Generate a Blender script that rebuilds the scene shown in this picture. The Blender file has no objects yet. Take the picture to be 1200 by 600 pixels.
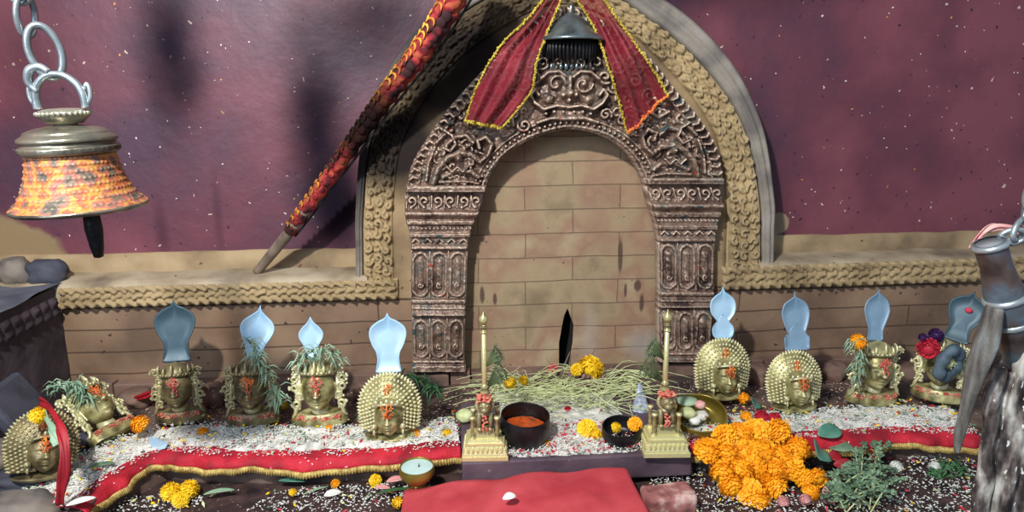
import bpy, bmesh, math, random
import numpy as np
from mathutils import Vector, Matrix, Euler

random.seed(7)
rng = np.random.default_rng(7)
S = bpy.context.scene
COL = S.collection
PI = math.pi
R = math.radians

# ------------------------------------------------------------------ camera
CAM = Vector((0.0, -2.5, 1.02))
YAW, PITCH, ROLL, FPX = -4.5, 78.0, -0.4, 800.0
cd = bpy.data.cameras.new('camera'); cam = bpy.data.objects.new('camera', cd); COL.objects.link(cam)
cd.sensor_width = 36; cd.lens = FPX / 1200 * 36; cd.clip_start = 0.02
ROT = Matrix.Rotation(R(YAW), 3, 'Z') @ Matrix.Rotation(R(PITCH), 3, 'X') @ Matrix.Rotation(R(ROLL), 3, 'Z')
cam.matrix_world = Matrix.Translation(CAM) @ ROT.to_4x4()
S.camera = cam
ROTN = np.array(ROT); CN = np.array(CAM)

def lin(c):
    return tuple(((v / 255) / 12.92 if v / 255 <= .04045 else ((v / 255 + .055) / 1.055) ** 2.4) for v in c[:3]) + (1,)

# ------------------------------------------------------------------ world, lights, exposure
W = bpy.data.worlds.new('world'); S.world = W; W.use_nodes = True
nt = W.node_tree; nt.nodes.clear()
wo = nt.nodes.new('ShaderNodeOutputWorld'); bg = nt.nodes.new('ShaderNodeBackground')
tc = nt.nodes.new('ShaderNodeTexCoord'); ns = nt.nodes.new('ShaderNodeTexNoise'); ns.inputs['Scale'].default_value = 2.2
cr = nt.nodes.new('ShaderNodeValToRGB')
cr.color_ramp.elements[0].position = .35; cr.color_ramp.elements[0].color = (.10, .115, .15, 1)
cr.color_ramp.elements[1].position = .68; cr.color_ramp.elements[1].color = (.62, .72, .90, 1)
nt.links.new(tc.outputs['Generated'], ns.inputs['Vector']); nt.links.new(ns.outputs['Fac'], cr.inputs['Fac'])
nt.links.new(cr.outputs['Color'], bg.inputs['Color']); nt.links.new(bg.outputs[0], wo.inputs[0])
bg.inputs['Strength'].default_value = .58

def light(name, kind, loc, energy, color, size, target=None, size_y=None):
    l = bpy.data.lights.new(name, kind); l.energy = energy; l.color = color
    if kind == 'AREA':
        l.shape = 'RECTANGLE'; l.size = size; l.size_y = size_y or size
    else:
        l.shadow_soft_size = size
    o = bpy.data.objects.new(name, l); COL.objects.link(o); o.location = loc
    if target is not None:
        o.rotation_euler = (Vector(target) - Vector(loc)).to_track_quat('-Z', 'Y').to_euler()
    return o
light('key_lamp', 'POINT', (-.80, -2.55, 2.45), 370, (1, .97, .93), .07)
light('doorway_daylight', 'AREA', (-2.3, -4.3, 2.1), 70, (.66, .80, 1.0), 1.5, (-.3, 0, .9), 1.6)
S.view_settings.view_transform = 'Standard'; S.view_settings.look = 'None'
S.view_settings.exposure = 0.32; S.view_settings.gamma = 1; S.view_settings.use_curve_mapping = False

# ------------------------------------------------------------------ helpers
def PN(px, y=None, z=None, x=None):
    """photo coordinates (n,2) to points on the plane y=..., z=... or x=..."""
    px = np.atleast_2d(np.asarray(px, float))
    d = np.stack([(px[:, 0] - 600) / FPX, (300 - px[:, 1]) / FPX, -np.ones(len(px))], 1) @ ROTN.T
    if y is not None: t = (y - CN[1]) / d[:, 1]
    elif z is not None: t = (z - CN[2]) / d[:, 2]
    else: t = (x - CN[0]) / d[:, 0]
    return CN + d * t[:, None]
def P(a, b, **k):
    return Vector(PN([(a, b)], **k)[0])
def mpp(v):                       # metres per photo pixel at the point v
    return -(ROT.transposed() @ (Vector(v) - CAM)).z / FPX

def hash2(i, j, s):
    v = np.sin(i * 127.1 + j * 311.7 + s * 74.7) * 43758.5453
    return v - np.floor(v)
def vnoise(x, y, s=0):
    xi, yi = np.floor(x), np.floor(y); fx, fy = x - xi, y - yi
    fx = fx * fx * (3 - 2 * fx); fy = fy * fy * (3 - 2 * fy)
    a, b = hash2(xi, yi, s), hash2(xi + 1, yi, s); c, d = hash2(xi, yi + 1, s), hash2(xi + 1, yi + 1, s)
    return (a * (1 - fx) + b * fx) * (1 - fy) + (c * (1 - fx) + d * fx) * fy
def fbm(x, y, s=0, o=3):
    r = 0; a = .5
    for k in range(o):
        r = r + a * vnoise(x * 2 ** k, y * 2 ** k, s + k); a *= .5
    return r / (1 - .5 ** o)

def spline(pts, n, closed=False):
    p = np.asarray(pts, float); m = len(p)
    out = []
    for t in np.linspace(0, m - 1, n):
        i = min(int(t), m - 2); f = t - i
        p0, p1, p2, p3 = p[max(i - 1, 0)], p[i], p[i + 1], p[min(i + 2, m - 1)]
        out.append(.5 * ((2 * p1) + (-p0 + p2) * f + (2 * p0 - 5 * p1 + 4 * p2 - p3) * f * f + (-p0 + 3 * p1 - 3 * p2 + p3) * f ** 3))
    return np.array(out)

class MB:
    def __init__(s): s.v = []; s.f = []; s.mi = []; s.n = 0
    def add(s, v, f, mi=0):
        v = np.asarray(v, float).reshape(-1, 3)
        s.v.append(v); s.f += [tuple(i + s.n for i in q) for q in f]; s.mi += [mi] * len(f); s.n += len(v)
        return s
    def grid(s, V, cu=False, cv=False, mi=0, flip=False):
        V = np.asarray(V); nu, nv = V.shape[:2]; f = []
        for i in range(nu if cu else nu - 1):
            for j in range(nv if cv else nv - 1):
                a, b = i * nv + j, ((i + 1) % nu) * nv + j
                c, d = ((i + 1) % nu) * nv + (j + 1) % nv, i * nv + (j + 1) % nv
                f.append((a, d, c, b) if flip else (a, b, c, d))
        return s.add(V.reshape(-1, 3), f, mi)
    def lathe(s, prof, n=32, loc=(0, 0, 0), M=None, disp=None, mi=0):
        prof = np.asarray(prof, float); a = np.linspace(0, 2 * PI, n, endpoint=False)
        r = prof[:, 0][:, None] + np.zeros(n); z = prof[:, 1][:, None] + np.zeros(n)
        if disp is not None: r = r + disp(a[None, :] + 0 * r, z, np.linspace(0, 1, len(prof))[:, None] + 0 * r)
        V = np.stack([r * np.cos(a), r * np.sin(a), z], 2)
        if M is not None: V = V @ np.array(M.to_3x3()).T + np.array(M.translation)
        return s.grid(V + np.array(loc), cv=True, mi=mi, flip=True)
    def tube(s, pts, r, n=8, mi=0, flat=1.0, cap=True):
        pts = np.asarray(pts, float); m = len(pts)
        r = np.full(m, r) if np.isscalar(r) else np.interp(np.linspace(0, 1, m), np.linspace(0, 1, len(r)), r)
        T = np.gradient(pts, axis=0); T /= np.linalg.norm(T, axis=1)[:, None] + 1e-12
        up = np.array([0, 0, 1.]) if abs(T[0][2]) < .9 else np.array([1., 0, 0]); rows = []
        N = np.cross(T[0], up); N /= np.linalg.norm(N)
        for i in range(m):
            N = N - T[i] * N.dot(T[i]); N /= np.linalg.norm(N) + 1e-12; B = np.cross(T[i], N)
            a = np.linspace(0, 2 * PI, n, endpoint=False)[:, None]
            rows.append(pts[i] + r[i] * (np.cos(a) * N + np.sin(a) * B * flat))
        base = s.n; s.grid(np.array(rows), cv=True, mi=mi)
        if cap:
            s.f += [tuple(base + k for k in range(n)), tuple(base + (m - 1) * n + k for k in reversed(range(n)))]; s.mi += [mi, mi]
        return s
    def ball(s, c, r, nu=8, nv=6, M=None, mi=0):
        r = np.array([r, r, r]) if np.isscalar(r) else np.array(r)
        u = np.linspace(0, 2 * PI, nu, endpoint=False); f = []
        V = [(0, 0, 1)]
        for k in range(1, nv):
            t = PI * k / nv
            V += [(math.sin(t) * math.cos(a), math.sin(t) * math.sin(a), math.cos(t)) for a in u]
        V.append((0, 0, -1)); V = np.array(V) * r
        if M is not None: V = V @ np.array(M.to_3x3()).T
        for i in range(nu):
            f.append((0, 1 + i, 1 + (i + 1) % nu)); e = 1 + (nv - 2) * nu
            f.append((len(V) - 1, e + (i + 1) % nu, e + i))
            for k in range(nv - 2):
                a = 1 + k * nu; f.append((a + i, a + nu + i, a + nu + (i + 1) % nu, a + (i + 1) % nu))
        return s.add(V + np.array(c), f, mi)
    def box(s, lo, hi, M=None, mi=0):
        lo, hi = np.minimum(lo, hi), np.maximum(lo, hi)
        V = np.array([[(lo, hi)[i][0], (lo, hi)[j][1], (lo, hi)[k][2]] for i in (0, 1) for j in (0, 1) for k in (0, 1)])
        if M is not None: V = V @ np.array(M.to_3x3()).T + np.array(M.translation)
        return s.add(V, [(0, 1, 3, 2), (4, 6, 7, 5), (0, 4, 5, 1), (2, 3, 7, 6), (0, 2, 6, 4), (1, 5, 7, 3)], mi)
    def prism(s, poly, lo, hi, mi=0):          # poly of (x,y), between heights
        n = len(poly)
        V = [(x, y, lo) for x, y in poly] + [(x, y, hi) for x, y in poly]
        return s.add(V, [tuple(range(n)), tuple(range(2 * n - 1, n - 1, -1))] + [(i, n + i, n + (i + 1) % n, (i + 1) % n) for i in range(n)], mi)
    def plate(s, poly, t, bulge=0, mi=0):      # outline of (x,z) with thickness t in y
        n = len(poly)
        V = [(x, -t / 2, z) for x, z in poly] + [(x, t / 2, z) for x, z in poly]
        return s.add(V, [tuple(range(n)), tuple(range(2 * n - 1, n - 1, -1))] + [(i, n + i, n + (i + 1) % n, (i + 1) % n) for i in range(n)], mi)
    def build(s, name, mats, parent=None, smooth=True, bevel=0, fix=True, solid=0, subd=0):
        me = bpy.data.meshes.new(name); me.from_pydata(np.concatenate(s.v).tolist(), [], s.f)
        mats = mats if isinstance(mats, (list, tuple)) else [mats]
        for m in mats: me.materials.append(m)
        me.polygons.foreach_set('material_index', s.mi)
        if fix:
            b = bmesh.new(); b.from_mesh(me); bmesh.ops.recalc_face_normals(b, faces=b.faces); b.to_mesh(me); b.free()
        if smooth: me.polygons.foreach_set('use_smooth', [True] * len(me.polygons))
        o = bpy.data.objects.new(name, me); COL.objects.link(o)
        if solid: q = o.modifiers.new('solid', 'SOLIDIFY'); q.thickness = solid; q.offset = 0
        if subd: q = o.modifiers.new('sub', 'SUBSURF'); q.levels = subd; q.render_levels = subd
        if bevel:
            q = o.modifiers.new('bevel', 'BEVEL'); q.width = bevel; q.segments = 2; q.limit_method = 'ANGLE'
        if parent: o.parent = parent
        return o

def tag(o, label, cat, group=None, kind=None):
    if label: o['label'] = label
    if cat: o['category'] = cat
    if group: o['group'] = group
    if kind: o['kind'] = kind
    return o
def thing(name, loc, label, cat, group=None, rot=(0, 0, 0), sc=1):
    o = bpy.data.objects.new(name, None); COL.objects.link(o); o.location = loc; o.rotation_euler = rot; o.scale = (sc,) * 3
    o.empty_display_size = .02
    return tag(o, label, cat, group)
def struct(o, label=None):
    o['kind'] = 'structure'
    if label: o['label'] = label
    return o

# ------------------------------------------------------------------ materials
def mat(name, cols, scale=8, rough=.7, metal=0, bump=0, bscale=40, wear_glint=None, wpos=(.5, .56), specks=None, ramp=(.35, .65), stretch=(1, 1, 1), coat=0, trans=0, detail=6, bdist=.004, spec=.5):
    m = bpy.data.materials.new(name); m.use_nodes = True; t = m.node_tree; N, L = t.nodes, t.links
    b = N['Principled BSDF']; tcn = N.new('ShaderNodeTexCoord'); mp = N.new('ShaderNodeMapping'); mp.inputs['Scale'].default_value = stretch
    L.new(tcn.outputs['Object'], mp.inputs['Vector'])
    nz = N.new('ShaderNodeTexNoise'); nz.inputs['Scale'].default_value = scale; nz.inputs['Detail'].default_value = detail
    L.new(mp.outputs[0], nz.inputs['Vector'])
    r = N.new('ShaderNodeValToRGB'); L.new(nz.outputs['Fac'], r.inputs['Fac']); e = r.color_ramp.elements
    e[0].position, e[1].position = ramp; e[0].color = lin(cols[0]); e[1].color = lin(cols[-1])
    for k, c in enumerate(cols[1:-1]):
        q = e.new(ramp[0] + (ramp[1] - ramp[0]) * (k + 1) / (len(cols) - 1)); q.color = lin(c)
    out = r.outputs['Color']
    def mix(fac, c):
        nonlocal out
        mx = N.new('ShaderNodeMix'); mx.data_type = 'RGBA'; L.new(fac, mx.inputs['Factor']); L.new(out, mx.inputs[6])
        mx.inputs[7].default_value = lin(c); out = mx.outputs[2]
    if wear_glint:  # pale ridges: rubbed edges plus highlights painted into the colour
        g = N.new('ShaderNodeNewGeometry'); w = N.new('ShaderNodeMapRange'); w.inputs[1].default_value, w.inputs[2].default_value = wpos
        L.new(g.outputs['Pointiness'], w.inputs[0]); mix(w.outputs[0], wear_glint)
    for sp in (specks or []):                # (colour, scale, distance threshold, share)
        vo = N.new('ShaderNodeTexVoronoi'); vo.inputs['Scale'].default_value = sp[1]; 
        dn = N.new('ShaderNodeTexNoise'); dn.inputs['Scale'].default_value = sp[1] * 1.3; L.new(mp.outputs[0], dn.inputs['Vector'])
        dm = N.new('ShaderNodeVectorMath'); dm.operation = 'SCALE'; dm.inputs['Scale'].default_value = 1.1 / sp[1]; L.new(dn.outputs['Color'], dm.inputs[0])
        da = N.new('ShaderNodeVectorMath'); da.operation = 'ADD'; L.new(mp.outputs[0], da.inputs[0]); L.new(dm.outputs[0], da.inputs[1]); L.new(da.outputs[0], vo.inputs['Vector'])
        a = N.new('ShaderNodeMath'); a.operation = 'LESS_THAN'; a.inputs[1].default_value = sp[2]; L.new(vo.outputs['Distance'], a.inputs[0])
        sx = N.new('ShaderNodeSeparateColor'); L.new(vo.outputs['Color'], sx.inputs[0])
        c = N.new('ShaderNodeMath'); c.operation = 'LESS_THAN'; c.inputs[1].default_value = sp[3]; L.new(sx.outputs[0], c.inputs[0])
        d = N.new('ShaderNodeMath'); d.operation = 'MULTIPLY'; L.new(a.outputs[0], d.inputs[0]); L.new(c.outputs[0], d.inputs[1]); mix(d.outputs[0], sp[0])
    L.new(out, b.inputs['Base Color'])
    b.inputs['Specular IOR Level'].default_value = spec
    b.inputs['Roughness'].default_value = rough; b.inputs['Metallic'].default_value = metal
    if coat: b.inputs['Coat Weight'].default_value = coat; b.inputs['Coat Roughness'].default_value = .3
    if trans: b.inputs['Transmission Weight'].default_value = trans
    if bump:
        n2 = N.new('ShaderNodeTexNoise'); n2.inputs['Scale'].default_value = bscale; n2.inputs['Detail'].default_value = 5
        L.new(tcn.outputs['Object'], n2.inputs['Vector']); bp = N.new('ShaderNodeBump'); bp.inputs['Strength'].default_value = bump
        bp.inputs['Distance'].default_value = bdist; L.new(n2.outputs['Fac'], bp.inputs['Height']); L.new(bp.outputs[0], b.inputs['Normal'])
    m['_out'] = out.node.name
    return m
def node_mix(m, fac_builder, col, matte=False):
    """mix another colour over material m, with a factor built from world-fixed coordinates"""
    t = m.node_tree; N, L = t.nodes, t.links; b = N['Principled BSDF']
    src = b.inputs['Base Color'].links[0].from_socket
    mx = N.new('ShaderNodeMix'); mx.data_type = 'RGBA'; L.new(src, mx.inputs[6]); mx.inputs[7].default_value = lin(col)
    f = fac_builder(N, L); L.new(f, mx.inputs['Factor']); L.new(mx.outputs[2], b.inputs['Base Color'])
    if matte:
        sp = N.new('ShaderNodeMapRange'); sp.inputs[3].default_value = 1; sp.inputs[4].default_value = 0; L.new(f, sp.inputs[0])
        mu = N.new('ShaderNodeMath'); mu.operation = 'MULTIPLY'; si = b.inputs['Specular IOR Level']
        if si.links: L.new(si.links[0].from_socket, mu.inputs[0])
        else: mu.inputs[0].default_value = si.default_value
        L.new(sp.outputs[0], mu.inputs[1]); L.new(mu.outputs[0], si)
def blob(c, rad, soft, amount, nscale=4, namp=.5):
    """smoke, painted shade or stain patch around c (object space), radii rad"""
    def f(N, L):
        t = N.new('ShaderNodeTexCoord'); n = N.new('ShaderNodeTexNoise'); n.inputs['Scale'].default_value = nscale; n.inputs['Detail'].default_value = 6
        L.new(t.outputs['Object'], n.inputs['Vector'])
        s1 = N.new('ShaderNodeVectorMath'); s1.operation = 'SUBTRACT'; L.new(t.outputs['Object'], s1.inputs[0]); s1.inputs[1].default_value = c
        d1 = N.new('ShaderNodeVectorMath'); d1.operation = 'DIVIDE'; L.new(s1.outputs[0], d1.inputs[0]); d1.inputs[1].default_value = rad
        ln = N.new('ShaderNodeVectorMath'); ln.operation = 'LENGTH'; L.new(d1.outputs[0], ln.inputs[0])
        ma = N.new('ShaderNodeMath'); ma.operation = 'MULTIPLY_ADD'; L.new(n.outputs['Fac'], ma.inputs[0]); ma.inputs[1].default_value = namp; L.new(ln.outputs['Value'], ma.inputs[2])
        mr = N.new('ShaderNodeMapRange'); mr.interpolation_type = 'SMOOTHSTEP'
        mr.inputs[1].default_value = 1 + namp * .5; mr.inputs[2].default_value = 1 + namp * .5 - soft; mr.inputs[3].default_value = 0; mr.inputs[4].default_value = amount
        L.new(ma.outputs[0], mr.inputs[0]); return mr.outputs[0]
    return f
def bricks(m, bw, bh, mortar, col, strength=.6, off=.5, origin=(0, 0)):
    """thin joints of a coursed wall, running in x and z"""
    t = m.node_tree; N, L = t.nodes, t.links; b = N['Principled BSDF']
    tcn = N.new('ShaderNodeTexCoord'); sp = N.new('ShaderNodeSeparateXYZ'); cb = N.new('ShaderNodeCombineXYZ')
    L.new(tcn.outputs['Object'], sp.inputs[0])
    nz = N.new('ShaderNodeTexNoise'); nz.inputs['Scale'].default_value = 3; L.new(tcn.outputs['Object'], nz.inputs['Vector'])
    for i, o in ((0, 'X'), (2, 'Z')):
        a = N.new('ShaderNodeMath'); a.operation = 'ADD'; a.inputs[1].default_value = origin[0 if i == 0 else 1]; L.new(sp.outputs[o], a.inputs[0])
        w = N.new('ShaderNodeMath'); w.operation = 'MULTIPLY_ADD'; w.inputs[1].default_value = .02; L.new(nz.outputs['Fac'], w.inputs[0]); L.new(a.outputs[0], w.inputs[2])
        L.new(w.outputs[0], cb.inputs[0 if i == 0 else 1])
    br = N.new('ShaderNodeTexBrick'); L.new(cb.outputs[0], br.inputs['Vector'])
    br.inputs['Scale'].default_value = 1; br.inputs['Brick Width'].default_value = bw; br.inputs['Row Height'].default_value = bh
    br.inputs['Mortar Size'].default_value = mortar; br.inputs['Mortar Smooth'].default_value = .3; br.offset = off
    br.inputs['Color1'].default_value = (1, 1, 1, 1); br.inputs['Color2'].default_value = (.8, .8, .8, 1); br.inputs['Mortar'].default_value = (.5, .5, .5, 1)
    src = b.inputs['Base Color'].links[0].from_socket
    mu = N.new('ShaderNodeMix'); mu.data_type = 'RGBA'; mu.blend_type = 'MULTIPLY'; mu.inputs['Factor'].default_value = .6
    L.new(src, mu.inputs[6]); L.new(br.outputs['Color'], mu.inputs[7])
    mx = N.new('ShaderNodeMix'); mx.data_type = 'RGBA'; L.new(mu.outputs[2], mx.inputs[6]); mx.inputs[7].default_value = lin(col)
    f = N.new('ShaderNodeMath'); f.operation = 'MULTIPLY'; f.inputs[1].default_value = strength; L.new(br.outputs['Fac'], f.inputs[0]); L.new(f.outputs[0], mx.inputs['Factor'])
    L.new(mx.outputs[2], b.inputs['Base Color'])
    bp = N.new('ShaderNodeBump'); bp.invert = True; bp.inputs['Strength'].default_value = .7; bp.inputs['Distance'].default_value = .006
    L.new(br.outputs['Fac'], bp.inputs['Height'])
    if b.inputs['Normal'].links: L.new(b.inputs['Normal'].links[0].from_socket, bp.inputs['Normal'])
    L.new(bp.outputs[0], b.inputs['Normal'])

m_plaster = mat('purple_plaster', [(74, 46, 62), (100, 52, 64), (122, 66, 76)], 2.2, .5, bump=.5, bscale=30, spec=.5,
                specks=[((200, 180, 160), 26, .13, .10), ((214, 150, 70), 38, .12, .05), ((225, 220, 215), 60, .16, .05), ((50, 28, 40), 45, .2, .10)])
m_tan = mat('tan_clay_render', [(112, 94, 70), (146, 124, 92), (168, 146, 110)], 5, .85, bump=.6, bscale=35, specks=[((90, 60, 50), 30, .18, .08)])
m_shelf = mat('worn_shelf_clay', [(120, 106, 86), (158, 142, 116), (178, 164, 138)], 6, .85, bump=.5, bscale=40, specks=[((90, 60, 50), 30, .18, .06)])
m_frieze = mat('carved_clay', [(128, 108, 76), (156, 134, 96), (172, 150, 110)], 5, .85, bump=.5, bscale=60, wear_glint=(186, 166, 126), wpos=(.52, .62), specks=[((150, 70, 60), 14, .12, .06)])
m_block = mat('block_infill', [(126, 108, 82), (158, 138, 106), (150, 118, 94), (170, 150, 118)], 5, .8, bump=.6, bscale=30, ramp=(.3, .7), specks=[((96, 72, 60), 34, .13, .10)])
m_brick = mat('brown_brick', [(108, 86, 68), (134, 108, 86), (148, 122, 96)], 4, .85, bump=.5, bscale=40, specks=[((74, 54, 46), 30, .2, .12), ((190, 160, 70), 10, .06, .10)])
m_dark = mat('dark_stone', [(42, 36, 42), (66, 56, 62), (84, 74, 82)], 6, .75, bump=.8, bscale=30)  # dark stone tone for the left bench
m_ledge = mat('blue_grey_ledge', [(70, 74, 86), (104, 108, 118)], 7, .7, bump=.6, bscale=40)
m_rock = mat('grey_rock', [(70, 66, 66), (112, 104, 96), (134, 124, 112)], 9, .8, bump=.8, bscale=30)
m_rockd = mat('dark_rock', [(48, 50, 62), (74, 76, 88)], 9, .8, bump=.8, bscale=30)
m_plinth = mat('plinth_brick', [(84, 66, 58), (116, 92, 80), (134, 108, 94)], 8, .8, bump=.7, bscale=40, specks=[((170, 150, 150), 60, .2, .06)])
m_torana = mat('dark_copper', [(62, 46, 40), (98, 76, 64), (134, 110, 94), (104, 96, 86)], 12, .42, metal=.25, bump=.6, bscale=70, wear_glint=(214, 192, 170), wpos=(.51, .60), specks=[((200, 70, 50), 24, .16, .06), ((70, 84, 84), 20, .25, .10)])
m_silverd = mat('tarnished_silver', [(90, 100, 100), (150, 165, 165)], 12, .3, metal=.8)
m_silver = mat('silver_sheet', [(150, 194, 222), (190, 220, 236)], 9, .42, metal=.15, bump=.3, bscale=16)  # reflected sky is painted in as pale blue
m_silverg = mat('dark_silver_sheet', [(52, 76, 86), (74, 98, 108)], 9, .45, metal=.2, bump=.3, bscale=16)  # darker copy; shade painted in for the round-headed plate at left
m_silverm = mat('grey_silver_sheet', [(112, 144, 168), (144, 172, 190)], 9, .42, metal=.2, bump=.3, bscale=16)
m_brass = mat('brass', [(84, 76, 46), (144, 138, 88), (196, 190, 134)], 22, .38, metal=.4, bump=.3, bscale=90, wear_glint=(226, 222, 176), wpos=(.52, .62))
m_brassd = mat('dull_shaded_brass', [(62, 54, 38), (104, 92, 62), (136, 124, 84)], 22, .42, metal=.35, bump=.3, bscale=90, wear_glint=(176, 168, 124), wpos=(.52, .62))  # also holds the bell's shadow as colour on two left masks
m_brassa = mat('aged_brass', [(74, 62, 36), (124, 112, 66), (160, 148, 96)], 26, .36, metal=.5, bump=.4, bscale=90, wear_glint=(226, 220, 160), wpos=(.51, .6))
m_bowlb = mat('bowl_brass', [(120, 104, 40), (158, 140, 62)], 14, .3, metal=.6, bump=.2, bscale=50)
m_iron = mat('black_iron', [(26, 26, 28), (52, 52, 54)], 16, .38, metal=.6, bump=.5, bscale=60)
m_steel = mat('blue_grey_steel', [(48, 62, 70), (92, 108, 114), (136, 150, 152)], 22, .33, metal=.7, bump=.3, bscale=40, wear_glint=(206, 216, 218), wpos=(.52, .6))
m_bell = mat('bell_metal', [(78, 74, 66), (128, 124, 108), (156, 152, 134)], 14, .3, metal=.7, bump=.3, bscale=50, wear_glint=(198, 196, 172), wpos=(.52, .6))
m_tika = mat('vermilion_powder', [(196, 70, 36), (226, 120, 60), (232, 160, 60)], 40, .9, bump=.8, bscale=120)
m_tikap = mat('pink_powder', [(176, 60, 60), (214, 110, 92), (206, 150, 120)], 40, .9, bump=.8, bscale=120)
m_red = mat('red_cloth', [(138, 10, 30), (176, 18, 40), (200, 36, 52)], 14, .75, bump=.7, bscale=130, specks=[((236, 214, 214), 90, .2, .07)])
m_redp = mat('rose_red_cloth', [(172, 48, 58), (194, 72, 78)], 9, .75, bump=.4, bscale=30)
m_ribbon = mat('red_ribbon', [(130, 14, 26), (168, 22, 36)], 14, .6)
m_gold = mat('gold_thread', [(150, 120, 60), (206, 184, 110)], 60, .5, metal=.3, bump=.6, bscale=200)
m_goldy = mat('yellow_gold_trim', [(150, 120, 40), (206, 190, 70)], 60, .45, metal=.3, bump=.6, bscale=200)
m_rice = mat('rice', [(200, 206, 196), (236, 236, 228)], 30, .7)
m_ricep = mat('stained_rice', [(214, 160, 150), (226, 196, 176)], 30, .7)
m_bed = mat('rice_flour', [(150, 150, 140), (206, 206, 196), (224, 220, 210)], 30, .85, bump=1, bscale=160, specks=[((190, 40, 60), 40, .25, .10), ((214, 170, 70), 34, .22, .10), ((90, 84, 74), 50, .3, .2)])
m_soil = mat('dark_wet_floor', [(34, 26, 28), (62, 46, 44), (82, 62, 58)], 12, .55, bump=.9, bscale=60, specks=[((150, 130, 120), 110, .25, .12)])
m_orange = mat('orange_petals', [(236, 140, 0), (252, 172, 6), (255, 196, 30)], 20, .7)
m_yellow = mat('yellow_petals', [(226, 180, 10), (250, 214, 30)], 20, .7)
m_green = mat('green_leaf', [(34, 74, 40), (62, 112, 64)], 14, .55, bump=.3, bscale=60)
m_greenp = mat('pale_green_leaf', [(110, 146, 118), (170, 196, 164)], 14, .6, bump=.3, bscale=60)
m_greenb = mat('blue_green_leaf', [(62, 116, 96), (104, 156, 134)], 12, .5, bump=.2, bscale=40)
m_herb = mat('grey_green_herb', [(70, 100, 74), (126, 154, 122)], 20, .65)
m_straw = mat('pale_straw', [(170, 180, 120), (214, 220, 166)], 30, .7)
m_feather = mat('green_metal_feather', [(70, 88, 56), (112, 126, 88)], 30, .5, metal=.4)
m_foil = mat('crumpled_foil', [(150, 160, 180), (210, 220, 236)], 18, .35, metal=.3, bump=.8, bscale=60)
m_white = mat('white_petal', [(214, 220, 210), (238, 238, 230)], 18, .6)
m_pink = mat('pink_petal', [(206, 130, 130), (226, 180, 170)], 18, .6)
m_purplef = mat('dark_purple_petals', [(40, 16, 60), (70, 34, 96)], 18, .6)
m_redf = mat('red_petals', [(170, 20, 44), (214, 50, 70)], 18, .6)
m_oil = mat('orange_paste', [(150, 60, 26), (196, 84, 34), (100, 56, 34)], 14, .25, bump=.6, bscale=40)
m_ghee = mat('white_ghee', [(176, 206, 200), (206, 228, 222)], 10, .35)
m_slab = mat('purple_grey_stone', [(62, 48, 60), (86, 70, 80), (100, 82, 90)], 6, .6, bump=.6, bscale=40, specks=[((130, 110, 116), 50, .2, .1)])
m_pinkbrick = mat('pink_stained_brick', [(120, 70, 70), (160, 104, 98), (206, 176, 166)], 20, .8, bump=.9, bscale=50)
m_wood = mat('weathered_wood', [(36, 32, 32), (84, 74, 70), (150, 146, 138), (196, 196, 186)], 16, .7, bump=1, bscale=50, ramp=(.34, .68), stretch=(2.2, 2.2, .9), specks=[((206, 208, 202), 46, .26, .25)])
m_woodg = mat('grey_wood', [(64, 62, 58), (96, 94, 88), (120, 126, 126)], 16, .75, bump=.8, bscale=60, stretch=(3, 3, .5))
m_stick = mat('bare_stick', [(96, 82, 70), (140, 124, 106)], 12, .8, bump=.6)
m_bronze = mat('rusted_bronze', [(70, 58, 54), (98, 84, 80), (92, 110, 122), (120, 140, 150)], 11, .38, metal=.45, bump=.5, bscale=40, wear_glint=(190, 200, 204), wpos=(.52, .62))
m_black = mat('black_void_clay', [(14, 12, 14), (24, 20, 22)], 6, .95)
m_scarf = mat('red_net_cloth', [(120, 20, 36), (160, 40, 56)], 12, .6, bump=.4, bscale=160)
b = m_scarf.node_tree.nodes['Principled BSDF']; b.inputs['Alpha'].default_value = .45
m_wrap = mat('frilled_red_cloth', [(50, 20, 22), (112, 22, 30), (160, 40, 44), (170, 84, 50)], 16, .85, bump=.5, bscale=100, ramp=(.38, .56))
m_frill = mat('yellow_frill', [(80, 50, 26), (206, 130, 40), (226, 184, 70)], 5, .6, bump=.4, bscale=90, ramp=(.40, .56))
# pigment powder thrown on the bell's waist
m_bellw = mat('bell_metal_with_powder', [(84, 78, 68), (110, 100, 84), (190, 92, 56), (196, 150, 70), (180, 100, 86), (120, 104, 88), (80, 76, 66)], 30, .6, metal=.2, bump=.8, bscale=60, ramp=(.30, .68), wear_glint=(220, 190, 150), wpos=(.51, .62))

# lampblack stains and painted shadow of the pole on plaster and arch (fixed to the wall)
def soot_shade(m, px, py, rx, rz, amt, soft=.9, y=.15, col=(22, 20, 30), ns=4):
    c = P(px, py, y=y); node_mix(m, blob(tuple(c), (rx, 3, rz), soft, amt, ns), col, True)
soot_shade(m_plaster, 200, 60, .20, .48, .95, 1.0, ns=6); soot_shade(m_plaster, 372, 150, .20, .60, .95, 1.0, ns=6); soot_shade(m_plaster, 440, 20, .36, .30, .8, 1.0); soot_shade(m_plaster, 20, 60, .3, .5, .5, 1.1); soot_shade(m_plaster, 398, 235, .17, .26, .9)  # last patch paints the pole's shadow beside its lower part
soot_shade(m_plaster, 800, -40, .8, .28, .9, 1.1)
soot_shade(m_plaster, 190, 270, .04, .2, .35); soot_shade(m_plaster, 255, 250, .03, .25, .3); soot_shade(m_plaster, 390, 250, .10, .25, .6)  # last patch: more of the painted pole shadow
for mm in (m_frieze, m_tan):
    soot_shade(mm, 545, 88, .36, .28, .95, .6, y=0, col=(20, 19, 24)); soot_shade(mm, 610, 5, .45, .26, .85, 1.1, y=0); soot_shade(mm, 458, 172, .30, .22, .95, .6, y=0, col=(24, 22, 28))  # dark tint where the pole's shadow falls across the arch, with lampblack
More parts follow.
